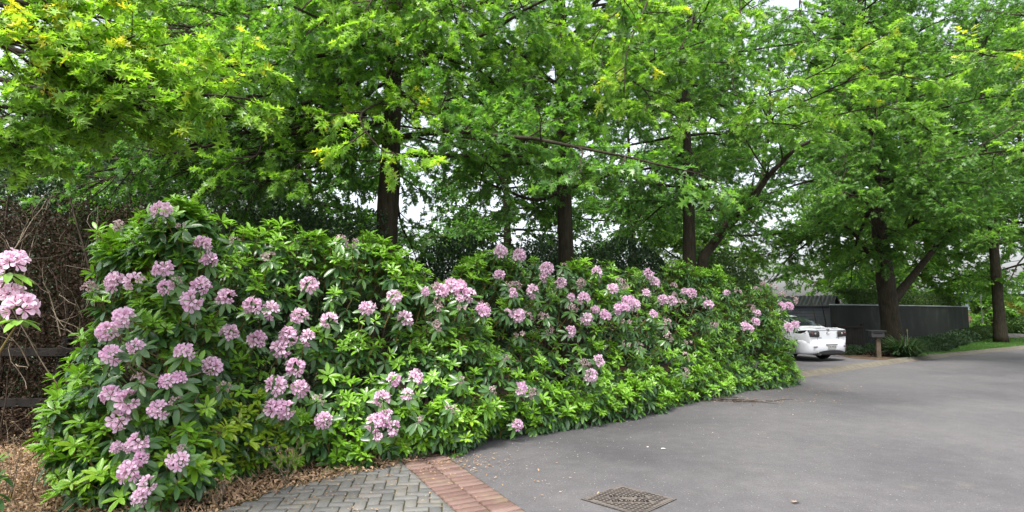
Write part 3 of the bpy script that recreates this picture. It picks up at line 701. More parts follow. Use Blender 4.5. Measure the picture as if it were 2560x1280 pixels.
class Rhodo:
    def __init__(s, base, label, group='rhododendron bushes in the hedge along the road'):
        s.root = empty('rhododendron_bush', base); tag(s.root, label, 'bush', group); s.b = np.array(tuple(base)); s.L = Leaves(); s.st = Segs(); s.wood = MB()
        s.rec = {}
    def whorl(s, pos, axis, kind, size, g, n):
        s.rec.setdefault((kind, n), []).append((tuple(pos), tuple(axis), size, g))
    def flush(s, hi=True):
        for (kind, n), r in s.rec.items():
            P = np.array([a[0] for a in r]); A = unit(np.array([a[1] for a in r])); S = np.array([a[2] for a in r]); Gr = np.array([a[3] for a in r]); m = len(r)
            u = unit(np.cross(A, np.tile([.3, .5, .81], (m, 1)))); w = np.cross(A, u)
            ph = rng.random(m)[:, None]*6.28+np.arange(n)[None]*2*np.pi/n+rng.normal(size=(m, n))*.16
            rad = u[:, None]*np.cos(ph)[..., None]+w[:, None]*np.sin(ph)[..., None]
            lift = rng.normal(.42 if kind == 'new' else -.12, .22, (m, n))
            ax = rad*np.cos(lift)[..., None]+A[:, None]*np.sin(lift)[..., None]
            if kind == 'old': ax[..., 2] -= .28*rng.random((m, n))
            nr = A[:, None]*np.cos(lift)[..., None]-rad*np.sin(lift)[..., None]+rng.normal(size=(m, n, 3))*.12
            pos = P[:, None]+rad*.008+A[:, None]*(rng.normal(size=(m, n))*.008)[..., None]-s.b
            sc = S[:, None]*rng.uniform(.75, 1.15, (m, n)); g = np.clip(Gr[:, None]+rng.normal(size=(m, n))*.05, 0, 1)
            v = np.clip(rng.random((m, 1))*.7+.3*rng.random((m, n)), 0, 1)
            s.L.add(RH if hi else RH_LO, pos.reshape(-1, 3), ax.reshape(-1, 3), nr.reshape(-1, 3), sc.ravel(), g.ravel(), v.ravel())
        s.L.build('foliage', M['rhodo'], s.root)
        if s.st.a:
            s.st.a = [tuple(np.array(a)-s.b) for a in s.st.a]; s.st.b = [tuple(np.array(a)-s.b) for a in s.st.b]
            s.st.build('stems', M['stem'], s.root, 4)
        if s.wood.v:
            s.wood.v = [tuple(np.array(a)-s.b) for a in s.wood.v]; s.wood.build('branches', M['deadtwig'], s.root, smooth=True)
    def shoot(s, q, ax, inward, size=.15, pnew=.6, g=.5, nmul=1):
        q = Vector(q); ax = Vector(ax).normalized()
        s.whorl(q-ax*.05, ax, 'old', size, .0 if random.random() < .8 else .25, random.choice((6, 7, 8)))
        s.st.line([q+Vector(inward)*random.uniform(.12, .3)-Vector((0, 0, .10)), q-ax*.10, q], .005, .0035)
        if random.random() < pnew:
            for k in range(random.choice((1, 1, 1, 2, 2))):
                a2 = (ax+Vector((random.gauss(0, .3), random.gauss(0, .3), .35+random.gauss(0, .15)))).normalized(); L_ = random.uniform(.03, .11)
                s.st.line([q, q+a2*L_], .003, .0025)
                s.whorl(q+a2*L_, a2, 'new', size*random.uniform(.55, .85), g+random.gauss(0, .08), random.choice((6, 7, 8, 9)))
    def truss(s, pos, ax, dia_, faded=False):
        me = random.choice(TRF if faded else TR); o = bpy.data.objects.new('flower_truss', me); COL.objects.link(o); o.parent = s.root
        o.location = Vector(pos)-Vector(tuple(s.b)); o.rotation_euler = Vector(ax).to_track_quat('Z', 'Y').to_euler()
        o.rotation_euler.rotate_axis('Z', random.uniform(0, 6.28)); sc = dia_/.165; o.scale = (sc, sc, sc*random.uniform(.9, 1.1))
        if faded: o['label'] = 'faded brownish pink flower truss'
labels = ['tall rhododendron at the left end of the hedge, thick with pink flowers',
          'rhododendron in front of the leftmost bare oak trunk, pink trusses on its left half',
          'rhododendron left of the middle trunk with a wide row of pink flowers at its top',
          'rhododendron beneath the straight middle trunk with scattered pink flowers',
          'rhododendron in front of the forked oak with pale faded flowers near its top',
          'rhododendron at the far right end of the hedge, beside the white car']
dens = [330, 340, 330, 300, 290, 290]
fpos = []
for bi in range(6):
    s0, s1 = bounds[bi], bounds[bi+1]; pc, ni = hbase((s0+s1)/2); bush = Rhodo(pc+ni*.9, labels[bi])
    ln = s1-s0; n = int(ln*dens[bi])
    myfl = [f for f in FL if s0 <= gs[find(f[0], f[1])][0] < s1]
    ft = []
    for f in myfl:
        i = find(f[0], f[1]); q = Vector(gq[i, :3]); nn_ = Vector(gq[i, 3:])
        p = W(f[0], f[1], q.y); p = p+(Vector((0, 0, CAMH))-p).normalized()*.22
        ax = (nn_*.75+Vector((0, 0, .55))+Vector((-.1, -.35, 0))+Vector((random.gauss(0, .2), random.gauss(0, .2), 0))).normalized()
        dd = f[2]*p.y/F*.93*random.uniform(.88, 1.08); dd = min(max(dd, .08), .19)
        bush.truss(p, ax, dd, f[3]); bush.whorl(p-ax*.05, ax, 'old', .15, .05, 8)
        bush.st.line([p-ax*.04, p-ax*.2-nn_*.15, p-nn_*.35-Vector((0, 0, .2))], .005, .006); ft.append((f[0], f[1], f[2]*.70))
    ft = np.array(ft) if ft else np.zeros((0, 3))
    for k in range(n):
        s = random.uniform(s0, s1); u = random.uniform(.0, 1.55) if random.random() > .12 else random.uniform(0, .2); q, nn_ = hsurf(s, u)
        dep = min(.5, random.expovariate(1/.13)); q = q-nn_*dep
        if u < .12: q.z = max(q.z, .07)+random.uniform(0, .06)
        if q.z < .06: continue
        hole = mn.noise(Vector((q.x*1.9+7, q.y*1.9, q.z*2.2)))
        if dep < .10 and hole > .30 and .22 < u < .95: continue
        pu, pv = proj(tuple(q))
        if len(ft) and dep < .22:
            d2 = (ft[:, 0]-pu)**2+(ft[:, 1]-pv)**2
            if np.any(d2 < (ft[:, 2]*.95)**2): continue
        ax = nn_*random.uniform(.4, .9)+Vector((0, 0, random.uniform(.5, .95)))+Vector((random.gauss(0, .28), random.gauss(0, .28), random.gauss(0, .18)))
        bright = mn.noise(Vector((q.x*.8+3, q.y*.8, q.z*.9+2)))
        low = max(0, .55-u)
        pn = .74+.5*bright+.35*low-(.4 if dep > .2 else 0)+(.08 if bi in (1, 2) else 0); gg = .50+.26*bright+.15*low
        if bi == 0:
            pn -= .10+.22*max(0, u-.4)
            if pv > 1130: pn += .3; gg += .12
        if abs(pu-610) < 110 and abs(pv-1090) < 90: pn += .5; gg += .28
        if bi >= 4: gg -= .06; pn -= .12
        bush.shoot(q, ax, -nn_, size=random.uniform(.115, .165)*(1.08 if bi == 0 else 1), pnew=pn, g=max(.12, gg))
    # crooked main stems from the ground
    for k in range(int(ln*3.2)):
        s = random.uniform(s0, s1); p, n_ = hbase(s); p = p+n_*random.uniform(.7, 1.3); e, nn_ = hsurf(s+random.uniform(-.5, .5), random.uniform(.3, 1.0)); e = e-nn_*.15
        mid = p.lerp(e, .5)+Vector((random.gauss(0, .12), random.gauss(0, .12), .15)); bush.wood.tube(spline([Vector((p.x, p.y, 0)), p.lerp(mid, .5)+Vector((random.gauss(0, .08), 0, .1)), mid, e], 9), [.026-.0018*i for i in range(10)], 6)
    bush.flush(hi=bi < 4)
# curved grey bare stems at the left end
def vine(bush_root, pts):
    m = MB(); m.tube([p-bush_root.location for p in spline(pts, 26)], [.010-.00018*i for i in range(27)], 6); m.build('bare_stem', M['greytwig'], bush_root, smooth=True)
fr = [o for o in bpy.data.objects if o.name == 'rhododendron_bush'][0]
vine(fr, [W(395, 1020, 5.2), W(372, 960, 5.0), W(330, 920, 4.95), W(300, 880, 4.95), W(305, 830, 4.95), W(325, 790, 5.0), W(350, 760, 5.2)])
vine(fr, [W(330, 905, 4.95), W(400, 945, 4.85), W(470, 940, 4.9), W(520, 925, 5.2)])
# a spray of another rhododendron that reaches in at the left edge
b = Rhodo(Vector((-4.6, 3.0, 0)), 'sprig of pink rhododendron reaching in at the left edge', None)
for (px, py, sz, Y) in ((28, 652, 70, 3.25), (25, 735, 66, 3.3), (50, 770, 78, 3.25), (-30, 700, 70, 3.4)):
    p = W(px, py, Y); b.truss(p, Vector((.2, -.35, .8)), sz*Y/F*.95)
    q = p-Vector((0, 0, .07)); b.whorl(q, Vector((.1, -.1, 1)), 'old', .125, .35, 7); b.st.line([q, q+Vector((-.15, .05, -.2)), Vector((-4.3, 3.15, 1.0))], .004, .008)
for (px, py, Y) in ((0, 1175, 4.4), (-10, 1220, 4.4), (-60, 1150, 4.5), (-80, 900, 4), (-120, 1000, 4), (-160, 760, 3.6), (-200, 850, 3.8)):
    p = W(px, py, Y); b.shoot(p, Vector((.1, 0, 1)), Vector((-.5, 0, -.4)), .13, 1.0, .5)
for k in range(260):
    a = Vector((random.gauss(0, .36), random.gauss(0, .36), random.gauss(0, .55))); q = Vector((-4.75, 3.0, 1.05))+a
    if q.z < .1 or q.x/q.y > -.93: continue
    b.shoot(q, a+Vector((0, 0, .6)), -a, .13, .6, .4)
for k in range(7):
    e = Vector((-4.7+random.gauss(0, .3), 3.0+random.gauss(0, .3), 1.2)); b.wood.tube(spline([Vector((-4.65+random.gauss(0, .08), 3.0, 0)), Vector((-4.68, 3.0, .5))+Vector((random.gauss(0, .1), 0, 0)), e], 6), [.02-.002*i for i in range(7)], 6)
b.flush()
# ================================================================== OAKS
GO = 'oak trees in a row behind the rhododendrons'
def spray(T, pts, L0, tw=.5, g=.5, gt=.5, n=9, nt=6, r0=.022):
    """bright outer branch: pts world points, last ones nearest the road"""
    T.limb([Vector(p) for p in pts], r0, .006, subn=n, sublen=L0, twign=nt, g=g, gtip=gt, twlen=tw, flat=.16, t0=.1, nsm=5)
# tree 1
b1 = Vector((-1.95, 9.05, 0))
T1 = Tree('leftmost oak with a thick straight trunk rising behind the hedge', b1, .205, 11.5, M['oak'], GO, nper=20, lsize=.115)
T1.make_trunk(lean=(-.005, 0), taper=.62)
T1.auto(4.2, 11.2, 52, 4.8, rise0=-2, rise1=40, az0=.6, subn=13, sublen=1.25, twign=7)
spray(T1, [T1.at(5.2), W(960, 250, 7.4), W(900, 290, 6.4), W(950, 370, 6.0), W(1030, 405, 5.9)], .75, .36, .52, .35, 9, 6)
spray(T1, [T1.at(5.6), W(1000, 220, 7.6), W(1050, 270, 6.8), W(1075, 300, 6.6)], .5, .35, .35, .25, 6, 5)
spray(T1, [T1.at(6.6), W(850, -60, 6.8), W(800, -20, 6.4), W(750, 30, 6.0)], .8, .4, .36, .2, 9, 6)
spray(T1, [T1.at(6.6), W(980, -60, 6.8), W(930, 0, 6.2), W(900, 55, 5.8)], .8, .4, .40, .3, 8, 6)
spray(T1, [T1.at(4.6), W(840, 340, 8), W(760, 400, 7.2), W(740, 430, 7.0)], .7, .4, .25, .2, 8, 6)
spray(T1, [T1.at(4.9), W(700, 330, 8), W(640, 390, 7.2), W(570, 420, 7.0)], .7, .4, .20, .2, 8, 6)
for (a_, b_, c_, z_) in (((960, 60), (940, 110), 7.6, 6.8), ((1040, 120), (1060, 160), 7.4, 6.6), ((880, 110), (850, 160), 7.4, 6.4), ((780, 60), (730, 130), 7.2, 6.8), ((640, 60), (600, 120), 6.8, 6.8), ((700, 180), (650, 240), 7.2, 6.0),
                         ((980, 180), (960, 220), 7.8, 6.0), ((1100, 20), (1120, 80), 7.2, 7.2), ((540, 40), (480, 90), 6.6, 7), ((880, -20), (860, 40), 6.9, 7.4)):
    spray(T1, [T1.at(z_), W(a_[0], a_[1]-40, (c_+8.6)/2), W(a_[0], a_[1], c_), W(b_[0], b_[1], c_-.4)], .85, .42, .10+.12*random.random(), .2, 8, 7, r0=.018)
# the long bare lower boughs that sweep down to the left
def bare(T, pts, r0, n=24, ln=1.0):
    pts = spline(pts, 16); T.trunk.tube([p-T.base for p in pts], [r0+(.010-r0)*i/16 for i in range(17)], 6)
    for k in range(n):
        t = .1+.88*(k+random.random())/n; i = int(t*15); p = pts[i]; d = (pts[i+1]-pts[i]).normalized()
        sd = (d+Vector((random.gauss(0, .5), random.gauss(0, .5), random.gauss(-.05, .35)))).normalized(); sp = wander(p, sd, ln*random.uniform(.5, 1.2), 6, .16, droop=.04)
        T.br.line([q-T.base for q in sp], .012, .004)
        for j in range(4):
            q = sp[random.randint(1, 5)]; tt = wander(q, (sd+Vector((random.gauss(0, .6), random.gauss(0, .6), random.gauss(0, .4)))), ln*.45, 3, .2); T.br.line([x-T.base for x in tt], .005, .0025)
            if random.random() < .75: T.tw.append((tt[-1], (tt[-1]-tt[-2]).normalized(), .3, 0.0, .05))
for (z, pp, r0) in ((5.9, [(760, 260, 8.6), (500, 300, 8.0), (250, 380, 7.6)], .032), (5.6, [(800, 310, 8.7), (560, 340, 8.2), (330, 420, 8.0), (220, 470, 7.8)], .03),
                    (5.2, [(820, 350, 8.8), (620, 390, 8.6), (430, 430, 8.4)], .028), (6.2, [(700, 230, 8.4), (420, 240, 8), (150, 330, 7.5)], .03), (5.0, [(850, 390, 8.8), (700, 440, 8.5), (560, 500, 8.3)], .026),
                    (6.6, [(720, 120, 8.4), (560, 80, 7.8), (420, 60, 7.5)], .028), (5.7, [(760, 290, 9), (480, 380, 9.2), (260, 400, 9.2), (60, 420, 9)], .03)):
    bare(T1, [T1.at(z)]+[W(*q) for q in pp], r0)
T1.finish()
# tree 2
b2 = Vector((1.16, 12.6, 0))
T2 = Tree('middle oak with a straight slim bare trunk rising behind the hedge', b2, .195, 14, M['oak'], GO, nper=20, lsize=.118)
T2.make_trunk(taper=.6)
T2.auto(4.7, 13, 48, 4.8, rise0=-4, rise1=42, az0=0, az_skip=lambda a, z: (z < 5.9 and 4.0 < a < 5.4) or (z < 6.9 and (a >= 5.4 or a < .5)), subn=13, sublen=1.35, twign=7)
T2.limb([T2.at(4.2), W(1340, 500, 12.2), W(1250, 470, 11.6), W(1180, 440, 11.2)], .06, .01, subn=10, sublen=1.1)
T2.limb([T2.at(4.2), W(1490, 450, 12.4), W(1540, 430, 12.4), W(1590, 420, 12.3)], .04, .01, subn=7, sublen=.7)
spray(T2, [T2.at(8), W(1640, -120, 8.5), W(1600, -20, 7.5), W(1520, 50, 7.0), W(1480, 110, 6.9)], .8, .42, .42, .3, 9, 6)
spray(T2, [T2.at(8), W(1660, -120, 8.5), W(1620, 0, 7.2), W(1570, 120, 6.8), W(1560, 230, 6.7)], .55, .36, .5, .45, 9, 6)
spray(T2, [T2.at(7.4), W(1370, -100, 8.5), W(1340, -10, 7.4), W(1350, 60, 7.0)], .8, .4, .40, .2, 8, 6)
spray(T2, [T2.at(7.4), W(1180, -110, 8.5), W(1160, -10, 7.4), W(1150, 50, 7.2)], .8, .4, .28, .2, 8, 6)
spray(T2, [T2.at(5.2), W(1420, 330, 10.5), W(1430, 390, 9.8), W(1460, 440, 9.5)], .5, .35, .22, .2, 7, 5)
spray(T2, [T2.at(6.2), W(1560, 200, 10.5), W(1640, 260, 9.5), W(1700, 320, 9.0)], 1., .45, .25, .25, 9, 6)
spray(T2, [T2.at(6.2), W(1200, 200, 10.5), W(1150, 280, 9.8), W(1180, 330, 9.5)], .8, .4, .12, .2, 8, 6)
for (a_, b_, c_, z_) in (((1410, 60), (1400, 120), 10.2, 8.2), ((1390, 200), (1410, 260), 10.4, 7.2), ((1450, 280), (1440, 330), 10.8, 6.6), ((1290, 120), (1270, 180), 9.8, 7.8), ((1500, 140), (1520, 200), 9.8, 7.8)):
    spray(T2, [T2.at(z_), W(a_[0], a_[1]-30, (c_+12.2)/2), W(a_[0], a_[1], c_), W(b_[0], b_[1], c_-.5)], 1.1, .45, .06+.14*random.random(), .2, 9, 7, r0=.02)
T2.finish()
# tree 3: forked
b3 = Vector((4.93, 16.0, 0))
T3 = Tree('forked oak with one upright stem and one stem leaning right', b3, .20, 15.5, M['oak_far'], GO, nper=19, lsize=.13, twig_r=.005)
T3.make_trunk(taper=.6)
T3.auto(4.6, 14.5, 50, 4.8, rise0=-5, rise1=45, az0=1.4, az_skip=lambda a, z: z < 8.2 and 3.7 < a < 6.1, subn=12, sublen=1.4, twign=7)
lm = [b3+Vector((.05, 0, 1.3)), W(1760, 640, 16), W(1810, 575, 15.9), W(1870, 515, 15.7), W(1920, 440, 15.3), W(1990, 370, 14.6), W(2100, 320, 13.6)]
T3.limb(lm, .185, .03, own=True, subn=16, sublen=1.8, twign=8)
T3.limb([W(1870, 515, 15.7), W(1905, 450, 15.9), W(1912, 380, 16.2), W(1925, 280, 16.4), W(1920, 100, 16.5)], .10, .02, subn=12, sublen=1.5)
T3.limb([W(1812, 580, 15.9), W(1815, 530, 16.0), W(1830, 500, 16.2)], .05, .01, subn=5, sublen=.8)
spray(T3, [T3.at(9), W(1820, -90, 9.5), W(1850, 20, 8.6), W(1850, 100, 8.3)], .6, .4, .5, .45, 8, 6)
spray(T3, [W(1990, 370, 14.6), W(1900, 260, 11.5), W(1980, 215, 9.2), W(2090, 160, 8.4), W(2200, 95, 8.0)], .75, .42, .42, .50, 11, 6)
spray(T3, [W(1990, 370, 14.6), W(1930, 300, 11.5), W(2030, 245, 9.4), W(2180, 185, 8.6), W(2310, 200, 8.3)], .9, .42, .50, .35, 12, 7)
spray(T3, [W(1990, 370, 14.6), W(1960, 330, 11.5), W(2080, 290, 9.8), W(2230, 270, 9.0), W(2330, 330, 8.8)], .8, .42, .34, .3, 10, 6)
spray(T3, [W(1920, 440, 15.3), W(1860, 330, 12), W(1950, 310, 10.5), W(2080, 330, 9.8)], .9, .42, .2, .25, 9, 6)
spray(T3, [T3.at(9), W(1760, -60, 10.5), W(1740, 40, 9.8), W(1700, 120, 9.4)], 1., .42, .3, .3, 9, 6)
spray(T3, [T3.at(9), W(1960, -60, 10.5), W(2000, 40, 9.8), W(2040, 90, 9.4)], 1., .42, .28, .25, 9, 6)
for (a_, b_, c_, z_) in (((1730, 60), (1720, 130), 12.6, 9.6), ((1710, 200), (1730, 260), 13.2, 8.4), ((1830, 200), (1850, 260), 13.0, 8.6), ((1620, 120), (1600, 180), 12.6, 9.0)):
    spray(T3, [T3.at(z_), W(a_[0], a_[1]-30, (c_+15.6)/2), W(a_[0], a_[1], c_), W(b_[0], b_[1], c_-.6)], 1.4, .5, .06+.14*random.random(), .2, 10, 8, r0=.025)
T3.limb([T3.at(4.4), W(1712, 470, 15.4), W(1700, 500, 14.9)], .025, .008, subn=7, sublen=.8, twign=6)
T3.limb([T3.at(6.2), W(1735, 390, 15.2), W(1745, 430, 14.7)], .025, .008, subn=8, sublen=.9, twign=6)
T3.finish()
# tree 4: by the letterbox
b4 = G(2232, 880, .08)
T4 = Tree('broad oak with a stout trunk and right leaning limb beside the letterbox', b4, .36, 17, M['oak_far'], 'oak trees on the verge by the dark wall', nper=18, lsize=.155, twig_r=.006)
T4.make_trunk(lean=(-.035, 0), taper=.55, flare=1.25)
Y4 = b4.y
T4.auto(5.6, 16.5, 56, 6.4, rise0=-3, rise1=40, az0=.3, subn=12, sublen=1.9, twign=8, twlen=.6)
T4.limb([b4+Vector((.1, 0, 2.0)), W(2262, 715, Y4), W(2310, 655, Y4-.3), W(2370, 580, Y4-.8), W(2450, 520, Y4-1.4)], .22, .04, own=True, subn=12, sublen=1.5, t0=.5, twign=8)
T4.limb([T4.at(4.3), W(2180, 640, Y4-.4), W(2120, 570, Y4-1), W(2040, 540, Y4-1.6)], .13, .02, subn=12, sublen=1.8, twign=8)
T4.limb([T4.at(4.2), W(2200, 600, Y4-1), W(2170, 510, Y4-3), W(2110, 480, Y4-5)], .12, .02, subn=12, sublen=1.6, twign=8, g=.15)
T4.limb([T4.at(4.6), W(2280, 560, Y4-1), W(2330, 520, Y4-3), W(2400, 520, Y4-5)], .12, .02, subn=12, sublen=1.6, twign=8, g=.12)
for (a_, b_, c_, z_) in (((2190, 300), (2180, 370), Y4-3.5, 8.5), ((2210, 420), (2200, 480), Y4-3.0, 6.8), ((2120, 380), (2090, 450), Y4-3.5, 7.4), ((2300, 380), (2320, 450), Y4-3.5, 7.6), ((2250, 180), (2240, 260), Y4-4, 10.2), ((2130, 200), (2100, 260), Y4-4, 10.2)):
    T4.limb([T4.at(z_), W(a_[0], a_[1]-30, c_+1.6), W(a_[0], a_[1], c_), W(b_[0], b_[1], c_-.8)], .03, .008, subn=11, sublen=1.9, twign=8, g=.06+.12*random.random(), gtip=.2, twlen=.6)
T4.finish()
# tree 5
b5 = G(2503, 857, .08)
T5 = Tree('oak with a plain upright trunk on the lawn at the right edge', b5, .25, 17, M['oak_far'], 'oak trees on the verge by the dark wall', nper=17, lsize=.18, twig_r=.007)
T5.make_trunk(lean=(.0, 0), taper=.5, flare=1.3)
T5.auto(6.8, 17, 46, 7, rise0=-8, rise1=40, az0=2.0, subn=11, sublen=2.1, twign=8, twlen=.7)
T5.limb([T5.at(6.2), W(2490, 590, b5.y-2), W(2460, 590, b5.y-4)], .10, .02, subn=10, sublen=1.5, g=.2)
T5.finish()
# trees whose trunks stand out of sight
def other(name, label, base, r, h, z0, n, Lm, mat='oak_far', lsize=.2, nper=10, sublen=2, az0=0, gn=.0, group=None, sub=12, tw=8, twlen=.6, rise0=-4, cat='tree', trd=.006, extra=None, lod=None, vlo=0, vhi=1.):
    T = Tree(label, base, r, h, M[mat], group, nper=nper, lsize=lsize, twig_r=trd, name=name, cat=cat, gn=gn, lod=lod or (OAK_MID if lsize < .18 else OAK_LO), vlo=vlo, vhi=vhi)
    T.make_trunk(taper=.6)
    T.auto(z0, h*.96, n, Lm, rise0=rise0, rise1=45, az0=az0, subn=sub, sublen=sublen, twign=tw, twlen=twlen)
    if extra: extra(T)
    return T.finish()
def ex_left(T):
    for (pp, L0, g, gt, n) in (
        ([(-260, -40, 3.6), (150, 60, 3.75), (380, 150, 3.9), (600, 165, 4.0)], .42, .46, .34, 13),
        ([(-260, 60, 3.5), (120, 150, 3.6), (380, 220, 3.7), (610, 245, 3.8)], .40, .40, .36, 13),
        ([(-260, -60, 3.7), (100, 20, 3.7), (260, 45, 3.7)], .36, .50, .32, 9),
        ([(-300, 130, 3.4), (60, 215, 3.5), (260, 250, 3.6), (430, 275, 3.7)], .34, .28, .25, 11),
        ([(-300, 180, 3.5), (20, 270, 3.6), (180, 300, 3.7), (330, 290, 3.8)], .34, .14, .2, 10),
        ([(-260, 60, 3.3), (0, 100, 3.4), (120, 110, 3.5), (230, 130, 3.6)], .32, .50, .36, 9),
        ([(-300, 230, 3.3), (-60, 320, 3.4), (40, 350, 3.5), (75, 365, 3.5)], .22, .16, .2, 7),
        ([(-260, 0, 4.2), (60, 60, 4.3), (200, 90, 4.4)], .5, .3, .3, 9), ([(-300, 20, 3.9), (100, 100, 4.0), (300, 120, 4.1), (470, 190, 4.2)], .42, .42, .3, 13), ([(-300, 90, 3.8), (60, 180, 3.9), (250, 210, 4.0), (420, 250, 4.1)], .42, .35, .3, 12), ([(-200, -140, 4.4), (200, -60, 4.5), (420, -20, 4.6)], .5, .3, .3, 9)):
        T.limb([T.at(2.7+random.random()*.8)]+[W(*q) for q in pp], .03, .006, subn=int(n*1.6), sublen=L0*1.05, twign=8, g=max(g*1.12, .30), gtip=gt*1.15, twlen=.24, flat=.25, t0=.42, nsm=5)
other('oak_tree', 'nearest oak, its bright yellow green branch tips hanging in at the upper left', (-5.6, 2.6, 0), .2, 9.0, 5.4, 12, 2.6, mat='oak', lsize=.088, nper=20, sublen=.9, extra=ex_left, lod=OAK_HI, twlen=.4, trd=.004)
def ex_right(T):
    for (pp, L0, g, gt, n) in (([(2760, 60, 9.5), (2620, 110, 9.2), (2500, 140, 9.0), (2440, 130, 9)], .7, .45, .5, 8),
                               ([(2760, 120, 9.5), (2630, 180, 9.2), (2540, 200, 9.0)], .7, .4, .55, 8),
                               ([(2800, 300, 12), (2640, 330, 11), (2560, 380, 10.5)], .9, .3, .3, 9)):
        T.limb([T.at(6)]+[W(*q) for q in pp], .05, .008, subn=n, sublen=L0, twign=6, g=g, gtip=gt, twlen=.42, flat=.2, nsm=5)
other('oak_tree', 'oak across the road whose orange tipped sprays hang in at the upper right', (16.5, 14.5, 0), .28, 15.5, 6.2, 40, 5.8, mat='oak', lsize=.15, nper=11, sublen=1.5, extra=ex_right)
GB = 'trees beyond the garden'
other('oak_tree', 'pale green tree between the forked oak and the dark wall', (9.4, 27.5, 0), .28, 17, 3.5, 60, 4.6, lsize=.17, nper=13, gn=.25, sublen=1.8, az0=1, group=GB)
other('oak_tree', 'bright green tree farther along the verge behind the dark wall', (21.5, 33.0, 0), .32, 20, 3.3, 64, 6.0, lsize=.24, gn=.18, sublen=2.4, az0=2, group=GB, twlen=.8)
other('oak_tree', 'tall tree in the distance at the far end of the road', (37, 41, 0), .35, 24, 4.6, 44, 8.0, lsize=.30, gn=.15, sublen=2.8, az0=2.6, group=GB, twlen=1.)
for (lab, x, y, h, z0, Lm, n, az) in (
    ('loose green tree showing through the gap left of the leftmost trunk', -6.8, 19, 11, 4.6, 3.8, 30, 0.), ('green tree beyond the garden between the two straight trunks', -.2, 21.5, 11, 4.2, 3.7, 30, 1.),
    ('green tree beyond the garden right of the middle trunk', 5.2, 25, 12, 4.6, 5., 26, 2.), ('dark green tree behind the bare boughs at far left', -9.6, 15.5, 11, 2.6, 3.8, 44, 3.)):
    other('garden_tree', lab, (x, y, 0), .2, h, z0, n, Lm, lsize=.18, nper=10, sublen=1.7, az0=az, group=GB, twlen=.6, vhi=.8)
# ---------------- dense evergreens
def blob(name, label, cat, base, rx, ry, rz, n, mat, ls, zc=None, rot=0, tmpl=OVAL, group=None, box=False, g=(0, .4), wd=None, shell=.5, stems=5, amp=.18, flatb=True, zmin=.02):
    root = empty(name, base); tag(root, label, cat, group)
    zc = rz if zc is None else zc
    d = unit(rng.normal(size=(n, 3)))
    if box: e = d/np.max(np.abs(d), axis=1, keepdims=True); d2 = unit(np.sign(d)*np.abs(e)**3+d*.2); rad = e
    else: rad = d; d2 = d
    r = 1-shell*rng.random(n)**2.2
    lump = np.array([mn.noise(Vector((a[0]*3.1*rx+base[0], a[1]*3.1*ry+base[1], a[2]*3.1*rz)))*.6+mn.noise(Vector((a[0]*2.2+base[0], a[1]*2.2, a[2]*2.2))) for a in rad])
    p = rad*(r*(1+amp*lump))[:, None]*np.array([rx, ry, rz]); p[:, 2] += zc
    k = p[:, 2] > zmin; p, d2, rad = p[k], d2[k], rad[k]; n = len(p)
    ca, sa = math.cos(rot), math.sin(rot); Rm = np.array([[ca, sa, 0], [-sa, ca, 0], [0, 0, 1]]); p = p@Rm; d2 = d2@Rm
    ax = d2+rng.normal(size=(n, 3))*.6; ax[:, 2] += .25; nr = d2+rng.normal(size=(n, 3))*.5
    L = Leaves(); L.add(tmpl, p, ax, nr, ls*rng.uniform(.6, 1.3, n), np.clip(g[0]+(g[1]-g[0])*rng.random(n)**2, 0, 1), width=wd); L.build('foliage', M[mat], root)
    sg = Segs()
    for i in range(stems):
        a = Vector((random.gauss(0, rx*.12), random.gauss(0, ry*.12), 0)); e = p[random.randrange(n)]; e = Vector(e)*.8; mid = a.lerp(e, .5)+Vector((random.gauss(0, .06), random.gauss(0, .06), .1)); sg.line(spline([a, mid, e], 6), .03 if rz > .8 else .01, .006)
    sg.build('stems', M['twig'], root, 5)
    return root
GE = 'dark evergreens behind the hedge'
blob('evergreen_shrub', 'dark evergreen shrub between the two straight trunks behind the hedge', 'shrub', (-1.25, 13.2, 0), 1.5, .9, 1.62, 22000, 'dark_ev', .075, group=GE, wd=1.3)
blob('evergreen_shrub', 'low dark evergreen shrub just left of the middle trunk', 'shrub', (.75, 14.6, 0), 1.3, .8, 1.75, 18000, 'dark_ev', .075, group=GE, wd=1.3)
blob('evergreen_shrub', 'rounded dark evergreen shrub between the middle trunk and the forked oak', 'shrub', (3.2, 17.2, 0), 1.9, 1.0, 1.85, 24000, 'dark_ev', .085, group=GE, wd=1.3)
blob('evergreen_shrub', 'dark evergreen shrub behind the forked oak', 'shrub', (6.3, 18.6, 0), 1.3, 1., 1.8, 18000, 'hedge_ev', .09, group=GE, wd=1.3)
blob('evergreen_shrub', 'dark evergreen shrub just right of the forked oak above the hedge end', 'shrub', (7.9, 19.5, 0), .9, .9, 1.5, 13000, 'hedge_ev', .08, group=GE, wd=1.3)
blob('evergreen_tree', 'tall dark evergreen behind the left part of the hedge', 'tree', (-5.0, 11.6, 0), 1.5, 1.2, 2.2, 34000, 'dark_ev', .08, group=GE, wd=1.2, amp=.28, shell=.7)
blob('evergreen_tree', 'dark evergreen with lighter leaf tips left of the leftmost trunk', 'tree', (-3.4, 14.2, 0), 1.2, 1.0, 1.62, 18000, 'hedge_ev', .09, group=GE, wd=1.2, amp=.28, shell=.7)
blob('evergreen_tree', 'dark evergreen behind the dead hedge at the left edge', 'tree', (-8.8, 11.0, 0), 2.6, 1.3, 2.6, 52000, 'dark_ev', .08, group=GE, wd=1.2, amp=.3, shell=.7)
